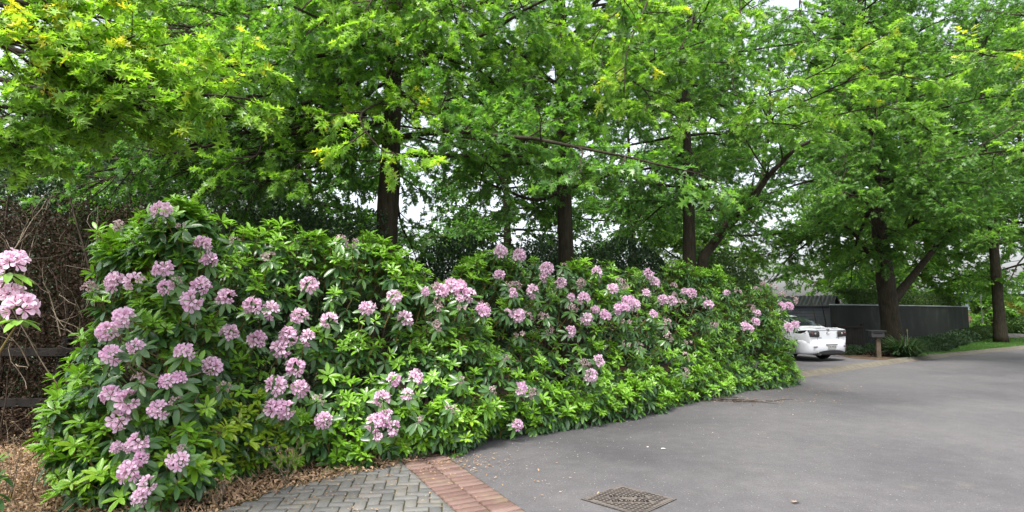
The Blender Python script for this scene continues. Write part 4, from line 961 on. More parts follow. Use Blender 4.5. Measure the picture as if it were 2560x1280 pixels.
# ---------------- conifer hedge: dead left part, live right part
def box_leaves(x0, x1, y0, y1, z1, n, holes=.25):
    x = rng.uniform(x0, x1, n); y = y0+(y1-y0)*rng.random(n)**1.4; z = rng.uniform(.05, z1, n)
    k = np.array([mn.noise(Vector((a*1.6, b*1.6, c*1.3))) < holes for a, b, c in zip(x, y, z)]); return np.stack([x, y, z], 1)[k]
r_ = empty('dead_hedge', (-6.6, 7.6, 0)); tag(r_, 'dead brown conifer hedge with bare twigs at the left edge', 'hedge')
L = Leaves(); p = box_leaves(-3.2, 2.0, -.55, 1.0, 3.15, 110000, .22); n = len(p)
p[:, 2] *= 1-.06*np.abs(np.sin(p[:, 0]*3)); L.add(DIA, p, rng.normal(size=(n, 3)), rng.normal(size=(n, 3)), rng.uniform(.02, .055, n), rng.random(n)**2*.6); L.build('dead_foliage', M['dead'], r_)
s = Segs(); s2 = Segs()
for i in range(620):
    a = Vector((random.uniform(-3.2, 2.1), random.uniform(-.7, .5), random.uniform(0, 2.5))); d = Vector((random.gauss(0, .45), random.gauss(-.15, .3), 1.0 if random.random() < .7 else random.gauss(0, .6)))
    pts = wander(a, d, random.uniform(.3, 1.3), 7, .22); (s2 if random.random() < .3 else s).line(pts, random.uniform(.003, .009), .0018)
for i in range(22):
    a = Vector((-3.1+i*.24+random.gauss(0, .05), random.uniform(-.3, .3), 0)); s.line(wander(a, Vector((random.gauss(0, .12), 0, 1)), 3.2, 10, .07), .03, .01)
for i in range(16):
    a = Vector((random.uniform(-1.0, 1.9), random.uniform(-1.0, -.6), random.uniform(.6, 1.9))); pts = wander(a, Vector((random.gauss(0, .25), -.1, 1)), random.uniform(.7, 1.6), 8, .13); s2.line(pts, .008, .003)
    for j in (3, 5, 6): s2.line(wander(pts[j], Vector((random.gauss(0, .8), -.2, .7)), .35, 4, .25), .004, .002)
s.build('branches', M['deadtwig'], r_, 4); s2.build('dry_twigs', M['greytwig'], r_, 4)
r_ = empty('conifer_hedge', (-3.2, 9.2, 0)); tag(r_, 'dense dark green conifer hedge behind the tall left rhododendron', 'hedge')
L = Leaves(); p = box_leaves(-2.6, 1.3, -.5, .9, 3.2, 46000, .35); n = len(p); L.add(OVAL, p, rng.normal(size=(n, 3))*.7+np.array([0, -.3, .3]), rng.normal(size=(n, 3)), rng.uniform(.03, .07, n), rng.random(n)**2*.8); L.build('foliage', M['dark_ev'], r_)
s = Segs()
for i in range(14): s.line(wander(Vector((-2.5+i*.28, 0, 0)), Vector((0, 0, 1)), 3.0, 8, .06), .03, .01)
s.build('branches', M['twig'], r_, 5)
# ---------------- rail fence in the shade at the left edge
r_ = empty('rail_fence', (-5.6, 7.08, 0)); tag(r_, 'dark timber rail fence in the shade under the dead hedge', 'fence')
for z in (.56, 1.16):
    m = MB(); m.box((0, 0, z), (3.6, .04, .10)); m.build('rail', M['dark_timber'], r_, bevel=.005)
for (x, tilt) in ((-1.4, 0), (.05, .16), (1.5, 0)):
    m = MB(); m.tube([(x-tilt*.8, .09, 0), (x+tilt*.5, .09, 1.32)], .055, 8); m.build('post', M['dark_timber'], r_)
# ---------------- dry weeds
def weed(label, base, h, n, seed):
    random.seed(seed); r_ = empty('dry_weed', base); tag(r_, label, 'weed', 'dry weeds beside the fallen leaves'); s = Segs(); L = Leaves(); hd = []
    for i in range(n):
        p = wander(Vector((random.gauss(0, .02), random.gauss(0, .02), 0)), Vector((random.gauss(0, .22), random.gauss(0, .2), 1)), h*random.uniform(.6, 1), 7, .14); s.line(p, .0045, .002)
        for j in (3, 4, 5, 6):
            q = wander(p[j], Vector((random.gauss(0, .7), random.gauss(0, .5), .7)), h*random.uniform(.1, .28), 4, .2); s.line(q, .0025, .0013); hd.append(tuple(q[-1]))
        hd.append(tuple(p[-1]))
    s.build('stalks', M['greytwig'], r_, 4)
    P = np.repeat(np.array(hd), 7, 0)+rng.normal(size=(len(hd)*7, 3))*.007; L.add(OVAL, P, rng.normal(size=P.shape), rng.normal(size=P.shape), rng.uniform(.012, .026, len(P)), rng.random(len(P))*.9); L.build('seed_heads', M['litter'], r_)
weed('tall dry weed stalks at the left edge of the leaf litter', G(18, 1250), .85, 4, 3)
bpy.context.view_layer.update()
for (lab, px, py, h, n, sd) in (('forked dry weed with pale seed heads before the dark gap in the hedge', 105, 1262, .72, 3, 5), ('small dry weed below the lowest pink flowers', 212, 1275, .5, 3, 6), ('pale dry weed standing in front of the yellow green rhododendron growth', 712, 1212, .62, 5, 8), ('short dry weed in the brown leaves left of the paving', 545, 1272, .3, 5, 9)):
    weed(lab, G(px, py), h, n, sd)
random.seed(5)
# small low plants in the litter
# ================================================================== BEYOND THE HEDGE: wall, shed, car, letterbox
def P2(px, Y, z=0): return Vector(((px-1280)/F*(Y*cP+(z-CAMH)*sP), Y, z))
wl = spline([P2(2091, 22.9, 0), Vector((16.9, 25.6, 0)), Vector((21.8, 29.4, 0)), Vector((26.0, 33.2, 0)), P2(2424, 36.8, 0)], 28)
r_ = empty('garden_wall', wl[0]); tag(r_, 'long dark grey plastered garden wall with a pale capping', 'wall'); m = MB(); c = MB(); o0 = off(wl, 0, 0); o1 = off(wl, .16, 0); n = len(wl)
def strip(m, pts, d0, d1, z0, z1, b):
    A = off(pts, d0, z0); B = off(pts, d1, z0); n = len(A)
    vs = [(p[0]-b.x, p[1]-b.y, z0) for p in A]+[(p[0]-b.x, p[1]-b.y, z1) for p in A]+[(p[0]-b.x, p[1]-b.y, z1) for p in B]+[(p[0]-b.x, p[1]-b.y, z0) for p in B]
    fs = [(j*n+i, j*n+i+1, ((j+1) % 4)*n+i+1, ((j+1) % 4)*n+i) for j in range(4) for i in range(n-1)]+[(0, n, 2*n, 3*n), (n-1, 4*n-1, 3*n-1, 2*n-1)]
    m.add(vs, fs)
strip(m, wl, 0, .16, .0, 1.90, wl[0]); m.build('wall_face', M['wall'], r_)
strip(c, wl, -.03, .19, 1.903, 1.95, wl[0]); c.build('capping', M['cap'], r_)
# clipped hedge behind the wall
r_ = empty('clipped_hedge', wl[0]); tag(r_, 'clipped green hedge showing above the dark garden wall', 'hedge')
L = Leaves(); n = 60000; t = .13+rng.random(n)*.73; idx = (t*28).astype(int); fr = t*28-idx; A = np.array([tuple(p) for p in wl]); q = A[idx]*(1-fr[:, None])+A[idx+1]*fr[:, None]
tn = unit(A[27]-A[0]); nn2 = np.array([-tn[1], tn[0], 0]); zt = 2.55-.25*t; uu = rng.random(n); top = rng.random(n) < .35
z = np.where(top, zt, rng.uniform(.9, 1, n)*zt-rng.random(n)*1.0)+rng.normal(size=n)*.05; d = np.where(top, .35+uu*.9, .35+uu**2*.5)
q = q+nn2*d[:, None]; q[:, 2] = z; q -= np.array(tuple(wl[0])); ax = rng.normal(size=(n, 3)); ax[:, 2] += .5
L.add(OVAL, q, ax, rng.normal(size=(n, 3)), rng.uniform(.05, .10, n), rng.random(n)**2*.9, width=1.3); L.build('foliage', M['hedge_ev'], r_)
s = Segs()
for i in range(24):
    p = A[i]+nn2*.8-A[0]; s.line([(p[0], p[1], 0), (p[0]+.1, p[1], 1.2), (p[0], p[1]+.1, 2.2)], .03, .012)
s.build('branches', M['twig'], r_, 5)
# shed
r_ = empty('garden_shed', (13.35, 24.3, .08), R(-36)); tag(r_, 'small dark grey clad shed with a corrugated roof behind the white car', 'shed')
m = MB(); k = 0
for i in range(15):
    z = i*.125; m.add([(-2.6, -.035, z), (0, -.035, z), (0, .008, z+.124), (-2.6, .008, z+.124), (-2.6, .05, z), (0, .05, z)], [(0, 1, 2, 3), (0, 4, 5, 1)])
    m.add([(.012, 0, z), (.012, 1.9, z), (0, 1.9, z+.122), (0, 0, z+.122), (-.03, 0, z), (-.03, 1.9, z)], [(0, 1, 2, 3), (0, 4, 5, 1)])
m.box((-1.3, .97, .93), (2.54, 1.86, 1.86)); m.add([(.0, 0, 1.86), (0, 1.9, 1.86), (0, .95, 2.22), (-.03, 0, 1.86), (-.03, 1.9, 1.86), (-.03, .95, 2.22)], [(0, 1, 2), (3, 5, 4)])
m.build('cladding', M['clad'], r_)
for (x, y) in ((.0, -.0), (.0, 1.9)):
    m = MB(); m.box((x, y, .95), (.09, .09, 1.9)); m.build('corner_board', M['clad'], r_)
m = MB(); nx = 90
for sgn in (0, 1):
    vs = []; 
    for i in range(nx+1):
        x = -2.8+i*2.95/nx; dz = .018*math.sin(i*2*math.pi/5)
        y0, y1 = (-.20, .95) if sgn == 0 else (2.04, .95); vs += [(x, y0, 1.84+dz), (x, y1, 2.27+dz)]
    m.add(vs, [(2*i, 2*i+2, 2*i+3, 2*i+1) for i in range(nx)])
m.build('roof', M['roofing'], r_)
m = MB(); m.tube([(-2.8, -.17, 1.82), (.16, -.17, 1.82)], .04, 8); m.build('gutter', M['clad'], r_)
# dark timber screen
ts = P2(2097, 21.9, .08); te = P2(2158, 22.2, .08); r_ = empty('timber_screen', ts, math.atan2(te.y-ts.y, te.x-ts.x)); tag(r_, 'low dark timber screen between the white car and the letterbox', 'fence'); ll = (te-ts).length
m = MB()
for i in range(9): m.box((.02+ll*(i+.5)/9, 0, .50), (ll/9-.012, .022, .92+random.uniform(-.01, .01)))
m.build('boards', M['dark_timber'], r_); m = MB(); m.box((ll/2, -.02, .99), (ll+.06, .09, .06)); m.build('top_rail', M['dark_timber'], r_)
for x in (0.0, ll): m = MB(); m.box((x+.05*(1 if x else -1), .03, .56), (.10, .10, 1.12)); m.build('post', M['dark_timber'], r_, bevel=.006)
for k in range(3): m = MB(); m.tube(wander(Vector((ll*.55+k*.05, 0, 1.03)), Vector((1, 0, .15)), .5, 5, .25), .025, 6)
# letterbox
lb = G(2197, 894, .08); r_ = empty('letterbox', lb, R(-12)); tag(r_, 'black letterbox on a weathered wooden post beside the driveway', 'letterbox')
m = MB(); m.box((0, 0, .33), (.14, .12, .68)); m.build('post', M['post_timber'], r_, bevel=.012)
m = MB(); m.box((-.04, 0, .79), (.40, .34, .20)); bx = m.build('box', M['black_tin'], r_, bevel=.008)
m = MB(); m.add([(-.30, -.21, .895), (.22, -.21, .895), (.22, .21, .895), (-.30, .21, .895), (-.30, -.21, .915), (.22, -.21, .915), (.22, .21, .935), (-.30, .21, .935)], [(0, 3, 2, 1), (4, 5, 6, 7), (0, 1, 5, 4), (1, 2, 6, 5), (2, 3, 7, 6), (3, 0, 4, 7)]); m.build('lid', M['black_tin'], r_)
m = MB(); m.box((-.04, -.175, .83), (.28, .012, .03)); m.build('slot', M['iron_dark'], bx)
# agapanthus and border plants
def strap(name, label, base, r, h, n, group=None, cat='plant'):
    root = empty(name, base); tag(root, label, cat, group); V = []; Fc = []; v = []; g = []
    for i in range(n):
        a = random.uniform(0, 6.283); rr = random.random()**.6*r*.35; b0 = Vector((math.cos(a)*rr, math.sin(a)*rr, 0)); a2 = a+random.gauss(0, .4); out = Vector((math.cos(a2), math.sin(a2), 0)); sd = Vector((-out.y, out.x, 0))
        el = random.uniform(.45, 1.25); ln = h*1.35*random.uniform(.7, 1.1); n0 = len(V); K = 7; p = b0.copy(); d = (out*math.cos(el)+Vector((0, 0, math.sin(el))))
        for k in range(K+1):
            w = .016*(1-(k/K)**3)+.001; V += [tuple(p-sd*w), tuple(p+sd*w)]; p = p+d*ln/K; d = (d+out*.10+Vector((0, 0, -.28*(k/K+.2)))).normalized()
            if p.z < .01: p.z = .01
        for k in range(K): q = n0+2*k; Fc.append((q, q+1, q+3, q+2))
        vv = random.random(); gg = random.random()**3*.6; v += [vv]*K; g += [gg]*K
    link('leaves', np_mesh('leaves', V, [np.array(Fc)], {'v': v, 'g': g}), M['strap'], root); return root
ag = G(2275, 893, .08); k_ = strap('agapanthus', 'big clump of dark strap leaved agapanthus beside the letterbox', ag+Vector((0, .25, 0)), .75, .85, 520)
m = MB(); q = wander(Vector((.05, -.1, .2)), Vector((.05, 0, 1)), .66, 6, .03); m.tube(q, .006, 5); m.tube([q[-1], q[-1]+Vector((0, 0, .05)), q[-1]+Vector((0, 0, .1))], [.012, .02, .004], 6); m.build('flower_bud', M['stem'], k_)
GP = 'low dark plants along the foot of the garden wall'
for i, (px, Y, s_, lab) in enumerate(((2330, 22.9, .5, 'low dark plant just right of the agapanthus clump'), (2352, 24.6, .5, 'second low plant from the agapanthus along the wall foot'), (2380, 27, .5, 'low dark plant at the middle of the wall foot'), (2405, 29.5, .55, 'low dark plant before the right part of the wall'),
                                      (2432, 32, .6, 'low leafy plant at the right end of the wall'), (2462, 33.5, .65, 'low leafy plant just left of the rightmost trunk'))):
    blob('border_plant', lab, 'plant', P2(px, Y, .08), s_*1.5, s_*.9, s_*.55, 5500, 'hedge_ev' if i > 3 else 'dark_ev', .10, group=GP, wd=.7, g=(0, .5))
for (px, Y, lab) in ((2170, 22.3, 'small fern like plant behind the letterbox post'), (2130, 21.4, 'small scrubby plant at the foot of the timber screen')):
    blob('border_plant', lab, 'plant', P2(px, Y, .08), .45, .3, .16, 1400, 'dark_ev', .08, wd=.6)
L = Leaves(); n = 5200; x = rng.uniform(11.4, 17, n); y = rng.uniform(20, 25, n); kk = inpoly(x, y, [(11.6, 21.9), (13.2, 20.6), (14.6, 21.4), (17, 24.2), (16, 25), (12.6, 22.8)]); x, y = x[kk], y[kk]; n = len(x)
ax = rng.normal(size=(n, 3)); ax[:, 2] *= .4; L.add(OVAL, np.stack([x, y, .10+.05*rng.random(n)], 1), ax, rng.normal(size=(n, 3))*.5+np.array([0, 0, 1]), rng.uniform(.04, .11, n), rng.random(n)*.4)
tag(L.build('bark_mulch', M['dead']), 'brown mulch and leaves in the bed around the letterbox', 'mulch', kind='stuff')

# ---------------- the white car
car = empty('parked_car', P2(2080, 18.35, .086), R(23.4)); tag(car, 'white saloon car parked on the driveway, seen from behind', 'car')
ST = [(0.10, .80, .40, 1.00, .80, .62, 1.00), (0.16, .84, .30, .99, .83, .66, 1.035), (.45, .87, .22, .985, .85, .68, 1.045), (.72, .875, .20, .98, .855, .70, 1.05), (1.05, .875, .19, .975, .855, .665, 1.20), (1.45, .875, .18, .965, .855, .60, 1.375), (1.9, .875, .18, .955, .86, .575, 1.445),
      (2.35, .875, .18, .945, .86, .57, 1.46), (2.8, .875, .18, .935, .86, .575, 1.425), (3.2, .87, .19, .925, .855, .62, 1.24), (3.6, .87, .2, .90, .845, .68, .98), (4.0, .86, .22, .84, .82, .66, .90), (4.35, .80, .26, .74, .72, .55, .78), (4.5, .68, .32, .62, .60, .45, .66)]
# y, w_sill, z_sill, z_belt, w_belt, w_roof, z_roof
def stat(y):
    ys = [s[0] for s in ST]; return [float(np.interp(y, ys, [s[i] for s in ST])) for i in range(1, 7)]
def ring(y, o=0.0):
    ws, zs, zb, wb, wr, zr = stat(y); h = zb-zs
    zr = max(zr, zb+.012)
    half = [(0, zs), (ws*.8, zs), (ws*.97, zs+.05), (ws+.0, zs+h*.35), (ws+.012, zs+h*.62), (wb+.01, zs+h*.86), (wb-.015, zb), (wb+(wr-wb)*.5, zb+(zr-zb)*.52), (wr, zb+(zr-zb)*.88+.0), (wr*.82, zr-.004), (wr*.4, zr+.012), (0, zr+.016)]
    return half
ysm = list(np.linspace(.10, 4.5, 64)); m = MB(); rg = []
for y in ysm:
    h = ring(y); full = [(x, y, z) for x, z in h]+[(-x, y, z) for x, z in h[-2:0:-1]]; rg.append(full)
n = len(rg[0]); m.add([p for r in rg for p in r], [(i*n+k, i*n+(k+1) % n, (i+1)*n+(k+1) % n, (i+1)*n+k) for i in range(len(rg)-1) for k in range(n)]+[tuple(range(n-1, -1, -1)), tuple((len(rg)-1)*n+k for k in range(n))])
body = m.build('body', M['car_white'], car, smooth=True); 
md = body.modifiers.new('e', 'EDGE_SPLIT'); md.split_angle = R(42)
def panel(name, mat, y0, y1, k0, k1, o=.008, mirror=False, inset=0.0, ny=8, parent=car):
    """panel over the strip of the ring between half indices k0..k1"""
    m = MB(); sides = (1, -1) if mirror is None else ((-1,) if mirror else (1,)); rows = []
    for y in np.linspace(y0, y1, ny+1):
        h = ring(y); r = []
        for k in range(k0, k1+1): x, z = h[k]; r.append((x, y, z))
        rows.append(r)
    for sg in sides:
        vs = []
        for i, r in enumerate(rows):
            for j, (x, y, z) in enumerate(r):
                a = r[max(j-1, 0)]; b_ = r[min(j+1, len(r)-1)]; nx_, nz_ = (b_[2]-a[2]), -(b_[0]-a[0]); l_ = math.hypot(nx_, nz_) or 1
                vs.append((sg*(x+nx_/l_*o), y, z+nz_/l_*o))
        w = len(rows[0]); m.add(vs, [(i*w+j, i*w+j+1, (i+1)*w+j+1, (i+1)*w+j) if sg > 0 else (i*w+j, (i+1)*w+j, (i+1)*w+j+1, i*w+j+1) for i in range(len(rows)-1) for j in range(w-1)])
    return m.build(name, M[mat], parent, smooth=True)
for nm, y0, y1 in (('rear_window', .80, 1.46), ('windscreen', 2.82, 3.50)):
    m = MB(); vs = []; N_ = 8
    for y in np.linspace(y0, y1, N_+1):
        h = ring(y); wr = h[9][0]*1.04; z = h[9][1]
        for x in np.linspace(-wr, wr, 9): vs.append((x, y-(.012 if y < 2 else -.012), z+.012+.016*(1-(x/wr)**2)))
    m.add(vs, [(i*9+j, i*9+j+1, (i+1)*9+j+1, (i+1)*9+j) for i in range(N_) for j in range(8)]); m.build(nm, M['glass'], car, smooth=True)
for mir in (False, True):
    panel('side_window', 'glass', 1.22, 2.12, 6, 8, .010, mir); panel('side_window', 'glass', 2.18, 3.15, 6, 8, .010, mir)
# rear bumper: wraps the tail
m = MB(); K = 24; prof = [(.055, .235), (.0, .30), (-.02, .42), (-.022, .56), (.0, .64), (.07, .675), (.20, .68)]; vs = []
for i in range(K+1):
    a = -math.pi/2+math.pi*i/K; x = .895*math.copysign(abs(math.sin(a))**.62, a); yb = .72*(1-abs(math.cos(a))**.34)
    for (dy, z) in prof:
        f = max(math.cos(a), 0)**.3; vs.append((x*(1-dy*.25), yb+dy*f+.0, z))
w = len(prof); m.add(vs, [(i*w+j, (i+1)*w+j, (i+1)*w+j+1, i*w+j+1) for i in range(K) for j in range(w-1)]); bo = m.build('bumper', M['car_white'], car, smooth=True)
md = bo.modifiers.new('s', 'SOLIDIFY'); md.thickness = .02; md.offset = -1
m = MB(); vs = []
for i in range(13):
    x = -.62+1.24*i/12; e = (abs(x)/.62)**3; yb = .72*(1-(1-min(1, (abs(x)/.895)**(1/.62))**2)**.17)
    vs += [(x, yb-.030, .25+.0*e), (x, yb-.036, .36-.08*e), (x, yb+.05, .20+.03*e)]
m.add(vs, [(3*i, 3*i+3, 3*i+4, 3*i+1) for i in range(12)]+[(3*i+2, 3*i+5, 3*i+3, 3*i) for i in range(12)]); m.build('diffuser', M['black_plastic'], car)
for sx in (-1,):
    m = MB(); m.tube([(sx*.52, -.03, .24), (sx*.52, .25, .24)], [.042, .038], 14, cap=False); m.tube([(sx*.52, .02, .24), (sx*.52, .03, .24)], .036, 12); m.build('exhaust_pipe', M['chrome'], car, smooth=True)
# tail lamps wrap the corners
for sx in (-1, 1):
    m = MB(); pts = []
    K = 10
    for i in range(K+1):
        t = i/K
        if t < .5: u = t/.5; x = .40+.40*u; y = .080
        else: u = (t-.5)/.5; x = .80+.058*math.sin(u*math.pi/2); y = .080+.52*u
        hh = .105*(1-max(0, 2*t-.9)**2.0*.72); hh *= (.75 if t == 0 else 1); zc = .858+.05*t
        pts.append((sx*x, y, zc, hh))
    vs = [];
    for (x, y, zc, hh) in pts: vs += [(x, y-.004, zc-hh), (x*1.012, y-.014, zc-hh*.4), (x*1.012, y-.014, zc+hh*.4), (x, y-.004, zc+hh)]
    m.add(vs, [(4*i+j, 4*i+4+j, 4*i+5+j, 4*i+1+j) if sx > 0 else (4*i+j, 4*i+1+j, 4*i+5+j, 4*i+4+j) for i in range(K) for j in range(3)]); lp = m.build('tail_lamp', M['lamp_dark'], car, smooth=True)
    for (x, y, z, r, mt) in ((.60, .062, .872, .034, 'lamp_lens'), (.73, .062, .880, .045, 'lamp_red'), (.838, .22, .893, .030, 'lamp_lens')):
        m = MB(); dirv = Vector((0, -1, 0)) if x < .8 else Vector((sx*.8, -.4, 0)); c_0 = Vector((sx*x, y, z)); m.tube([c_0, c_0+dirv.normalized()*.012, c_0+dirv.normalized()*.018], [r, r*.9, r*.3], 14); m.build('lens', M[mt], lp, smooth=True)
# boot lid: seams, badge, spoiler lip
m = MB(); m.box((0, .13, 1.045), (1.0, .06, .014)); m.build('spoiler_lip', M['car_white'], car, bevel=.008)
m = MB(); m.box((0, .092, .995), (.13, .012, .022)); m.build('brake_lamp', M['lamp_dark'], car)
m = MB()
for (a, b_) in (((-.47, .68), (-.49, .96)), ((.47, .68), (.49, .96)), ((-.50, .975), (.50, .975))): m.tube([(a[0], .094, a[1]), (b_[0], .094, b_[1])], .005, 4)
m.build('boot_seam', M['black_plastic'], car)
m = MB(); R0 = .055; ovl = [(R0*1.25*math.cos(a), .086, .905+R0*math.sin(a)) for a in np.linspace(0, 2*math.pi, 25)]; m.tube(ovl, .0075, 6)
m.tube(spline([(-.06, .084, .912), (-.03, .084, .930), (0, .084, .897), (.03, .084, .930), (.06, .084, .912)], 16), .006, 6); m.build('badge', M['chrome'], car, smooth=True)
for (x, w_) in ((-.36, .13), (.40, .10)):
    m = MB(); m.box((x, .090, .745), (w_, .006, .022)); m.build('badge_lettering', M['chrome'], car)
m = MB(); m.box((0, -.026, .53), (.50, .03, .022)); m.build('plate_light_bar', M['black_plastic'], car)
m = MB(); m.box((0, -.034, .455), (.36, .012, .125)); pl = m.build('number_plate', M['plate'], car, bevel=.004)
me = text_mesh('DLM26', .115, .001); o = link('plate_lettering', me, M['ink'], pl); o.location = (0, -.043, .455); o.rotation_euler = (R(90), 0, 0)
for sx in (-1, 1): m = MB(); m.box((sx*.66, .02, .47), (.16, .02, .03)); m.build('reflector', M['lamp_red'], car, bevel=.004)
for sx in (-1, 1):
    m = MB()
    for i in range(17): pass
    m.tube([(sx*.893, .95+.365*math.cos(a), .32+.365*math.sin(a)) for a in np.linspace(-.15, math.pi+.15, 20)], .02, 6); m.build('wheel_arch', M['black_plastic'], car)
for sx in (-1, 1):
    for y in (.95, 3.6):
        m = MB(); ra = [(.20, .0), (.30, .0), (.318, .03), (.318, .17), (.30, .20), (.20, .20)]; vs = []; K = 32
        for i in range(K):
            a = 2*math.pi*i/K; vs += [(sx*(.885-.2+d_), y+r*math.cos(a), .318+r*math.sin(a)) for r, d_ in ra]
        w = len(ra); m.add(vs, [(i*w+j, i*w+j+1, ((i+1) % K)*w+j+1, ((i+1) % K)*w+j) for i in range(K) for j in range(w-1)]+[(i*w+w-1, i*w, ((i+1) % K)*w, ((i+1) % K)*w+w-1) for i in range(K)]); wh = empty('wheel', (0, 0, 0)); wh.parent = car; m.build('tyre', M['rubber'], wh, smooth=True)
        m = MB(); m.tube([(sx*.80, y, .318), (sx*.86, y, .318)], [.205, .205], 24); 
        for k in range(5):
            a = k*2*math.pi/5; m.tube([(sx*.872, y+.03*math.cos(a), .318+.03*math.sin(a)), (sx*.878, y+.19*math.cos(a), .318+.19*math.sin(a))], [.035, .022], 6)
        m.build('rim', M['chrome'], wh)
    m = MB(); m.box((sx*.96, 3.02, 1.0), (.16, .09, .12)); m.build('wing_mirror', M['car_white'], car, bevel=.03)
    m = MB(); m.box((sx*.885, 2.22, .86), (.02, .16, .03)); m.build('door_handle', M['car_white'], car)
    m = MB(); m.tube([(sx*.60, 4.42, .60), (sx*.60, 4.5, .60)], [.1, .08], 12); m.build('headlight', M['lamp_lens'], car)
m = MB(); m.box((0, .30, .30), (1.1, .35, .18)); m.build('undertray', M['black_plastic'], car)

# ---------------- far right: house, yellow shrub, pole, red car, driveway wall
def far(px, Y): return P2(px, Y, 0)
r_ = empty('house', far(2470, 58)); tag(r_, 'pale blue grey house with a light roof far off behind the rightmost trunk', 'house')
m = MB(); m.box((4, 2, 1.7), (16, 5, 3.4)); m.build('wall', simple('pale_weatherboard', (.14, .19, .21), .6, c2=(.18, .23, .25), scale=1), r_)
m = MB(); m.add([(-4.6, -1.1, 3.4), (12.6, -1.1, 3.4), (11, 2, 4.9), (-3, 2, 4.9), (-4.6, 5.1, 3.4), (12.6, 5.1, 3.4)], [(0, 1, 2, 3), (3, 2, 5, 4), (0, 3, 4), (1, 5, 2)]); m.build('roof', simple('light_grey_roof', (.10, .115, .13), .6, c2=(.14, .155, .165), scale=1), r_)
for x in (-1.5, 1.5, 5.0): m = MB(); m.box((x, -.53, 1.9), (1.3, .06, 1.2)); w_ = m.build('window', M['cap'], r_); m = MB(); m.box((x, -.57, 1.9), (1.1, .02, 1.0)); m.build('pane', M['glass'], w_)
m = MB(); m.box((2.2, -1.6, 1.1), (.9, .12, 2.2)); 
r_ = empty('brick_wall', far(2455, 50)); tag(r_, 'low salmon brick wall in the sun beyond the end of the dark wall', 'wall'); m = MB(); m.box((-1.5, 0, .85), (5, .25, 1.7)); m.build('brickwork', simple('salmon_brick', (.50, .26, .19), .8, c2=(.58, .33, .25), scale=3), r_); m = MB(); m.box((-1, 0, 1.74), (7.1, .32, .08)); m.build('coping', M['concrete'], r_)
sheet('far_driveway', [tuple(far(2395, 44))[:2], tuple(far(2760, 44))[:2], tuple(far(2700, 50))[:2], tuple(far(2380, 49))[:2]], .093, M['concrete'])
rc = empty('red_car', far(2436, 60)+Vector((0, 0, .09)), R(80)); tag(rc, 'small red car seen past the right end of the dark wall', 'car')
m = MB(); pr = [(-2, .35), (-2, .75), (-1.3, .9), (-.7, 1.38), (.6, 1.4), (1.2, .95), (1.95, .8), (2.0, .35)]; vs = [(x, s*(.8 if z < 1 else .6), z) for s in (-1, 1) for x, z in pr]; m.add(vs, [tuple(range(7, -1, -1)), tuple(range(8, 16))]+[(i, (i+1) % 8, 8+(i+1) % 8, 8+i) for i in range(8)]); m.build('body', simple('red_car_paint', (.5, .03, .02), .3), rc, bevel=.06)
for s_ in (-1, 1):
    m = MB(); m.add([(-1.1, s_*.79, .93), (-.62, s_*.64, 1.32), (.52, s_*.64, 1.33), (1.0, s_*.79, .96)], [(0, 1, 2, 3)]); m.build('side_window', M['glass'], rc)
    for x in (-1.25, 1.25): m = MB(); m.tube([(x, s_*.66, .31), (x, s_*.85, .31)], .31, 20); m.build('wheel', M['rubber'], rc)
pp = far(2459, 39)+Vector((0, 0, .08)); r_ = empty('street_pole', pp); tag(r_, 'thin grey metal pole left of the rightmost trunk', 'pole'); m = MB(); m.tube([(0, 0, 0), (0, 0, 3.3)], .03, 10); m.build('pole', simple('galvanised_metal', (.07, .075, .075), .6), r_); m = MB(); m.tube([(0, 0, 3.3), (0, 0, 3.34)], [.055, .02], 10); m.build('cap', M['iron'], r_)
blob('golden_shrub', 'rounded golden yellow shrub at the right edge beyond the trunk', 'shrub', far(2551, 40), 1.45, 1.2, 1.15, 16000, 'yellow', .12, g=(0, .8), wd=1.4, amp=.12, zc=1.45)
blob('evergreen_shrub', 'green shrub between the rightmost trunk and the golden shrub', 'shrub', far(2530, 38.6), .8, .8, .75, 7000, 'hedge_ev', .11, wd=1.2)
blob('evergreen_shrub', 'sunlit green shrub beside the thin pole', 'shrub', far(2478, 46), 1.3, .8, 1.2, 8000, 'hedge_ev', .14, wd=1.3, zc=2.0, g=(.2, .8))
blob('evergreen_shrub', 'low green hedge before the salmon wall', 'shrub', far(2455, 46.2), 2.4, .5, .35, 7000, 'hedge_ev', .12, wd=1.2)
m = MB(); r_ = empty('garden_rock', far(2528, 35)+Vector((0, 0, .1))); tag(r_, 'long low dark rock on the lawn at the right edge', 'rock')
import bmesh
bm = bmesh.new(); bmesh.ops.create_icosphere(bm, subdivisions=3, radius=1)
for v in bm.verts: k = 1+.18*mn.noise(v.co*1.8); v.co = Vector((v.co.x*1.15*k, v.co.y*.4*k, v.co.z*.24*k))
me = bpy.data.meshes.new('stone'); bm.to_mesh(me); bm.free(); link('stone', me, simple('dark_rock', (.06, .06, .055), .9, c2=(.12, .11, .10), scale=4), r_)

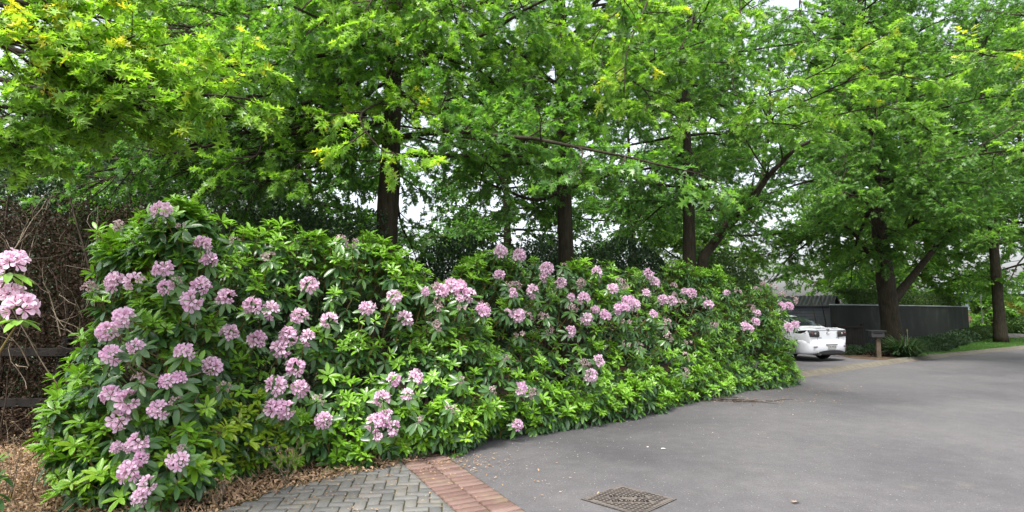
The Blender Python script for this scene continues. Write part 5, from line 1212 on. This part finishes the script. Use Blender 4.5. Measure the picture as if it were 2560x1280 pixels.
# ================================================================== CAMERA, LIGHT, SKY
cam = bpy.data.cameras.new('camera'); co = bpy.data.objects.new('camera', cam); COL.objects.link(co)
cam.sensor_width = 36; cam.lens = 36*F/2560; cam.clip_end = 2000; cam.clip_start = .05
co.location = (0, 0, CAMH); co.rotation_euler = (math.pi/2+PITCH, 0, 0); SC.camera = co
SUN_EL, SUN_AZ = R(62), R(200)      # azimuth clockwise from +Y: high, behind the camera
w = bpy.data.worlds.new('World'); SC.world = w; w.use_nodes = True; nt = w.node_tree; nt.nodes.clear()
sky = nt.nodes.new('ShaderNodeTexSky'); sky.sky_type = 'NISHITA'; sky.sun_disc = False; sky.sun_elevation = SUN_EL; sky.sun_rotation = SUN_AZ
sky.dust_density = 5; sky.air_density = 1.0; sky.ozone_density = 1
hs = nt.nodes.new('ShaderNodeHueSaturation'); hs.inputs['Saturation'].default_value = .36   # overcast: the blue washed out
bg = nt.nodes.new('ShaderNodeBackground'); bg.inputs[1].default_value = .13; wo = nt.nodes.new('ShaderNodeOutputWorld')
nt.links.new(sky.outputs[0], hs.inputs['Color']); nt.links.new(hs.outputs[0], bg.inputs[0]); nt.links.new(bg.outputs[0], wo.inputs[0])
sl = bpy.data.lights.new('sun', 'SUN'); sl.energy = 1.5; sl.angle = R(11); sl.color = (1, .96, .90)
so = bpy.data.objects.new('sun', sl); COL.objects.link(so)
sd = Vector((math.sin(SUN_AZ)*math.cos(SUN_EL), math.cos(SUN_AZ)*math.cos(SUN_EL), math.sin(SUN_EL))); so.rotation_euler = sd.to_track_quat('Z', 'Y').to_euler(); so.location = (0, 0, 30)
SC.view_settings.view_transform = 'Standard'; SC.view_settings.look = 'None'; SC.view_settings.exposure = 1.75; SC.view_settings.gamma = 1
SC.render.engine = 'CYCLES'; SC.cycles.max_bounces = 8; SC.cycles.diffuse_bounces = 3; SC.cycles.transmission_bounces = 4
SC.render.resolution_x = 1024; SC.render.resolution_y = 512
print('POLYS', sum(len(o.data.polygons) for o in bpy.data.objects if o.type == 'MESH'), 'OBJ', len(bpy.data.objects))
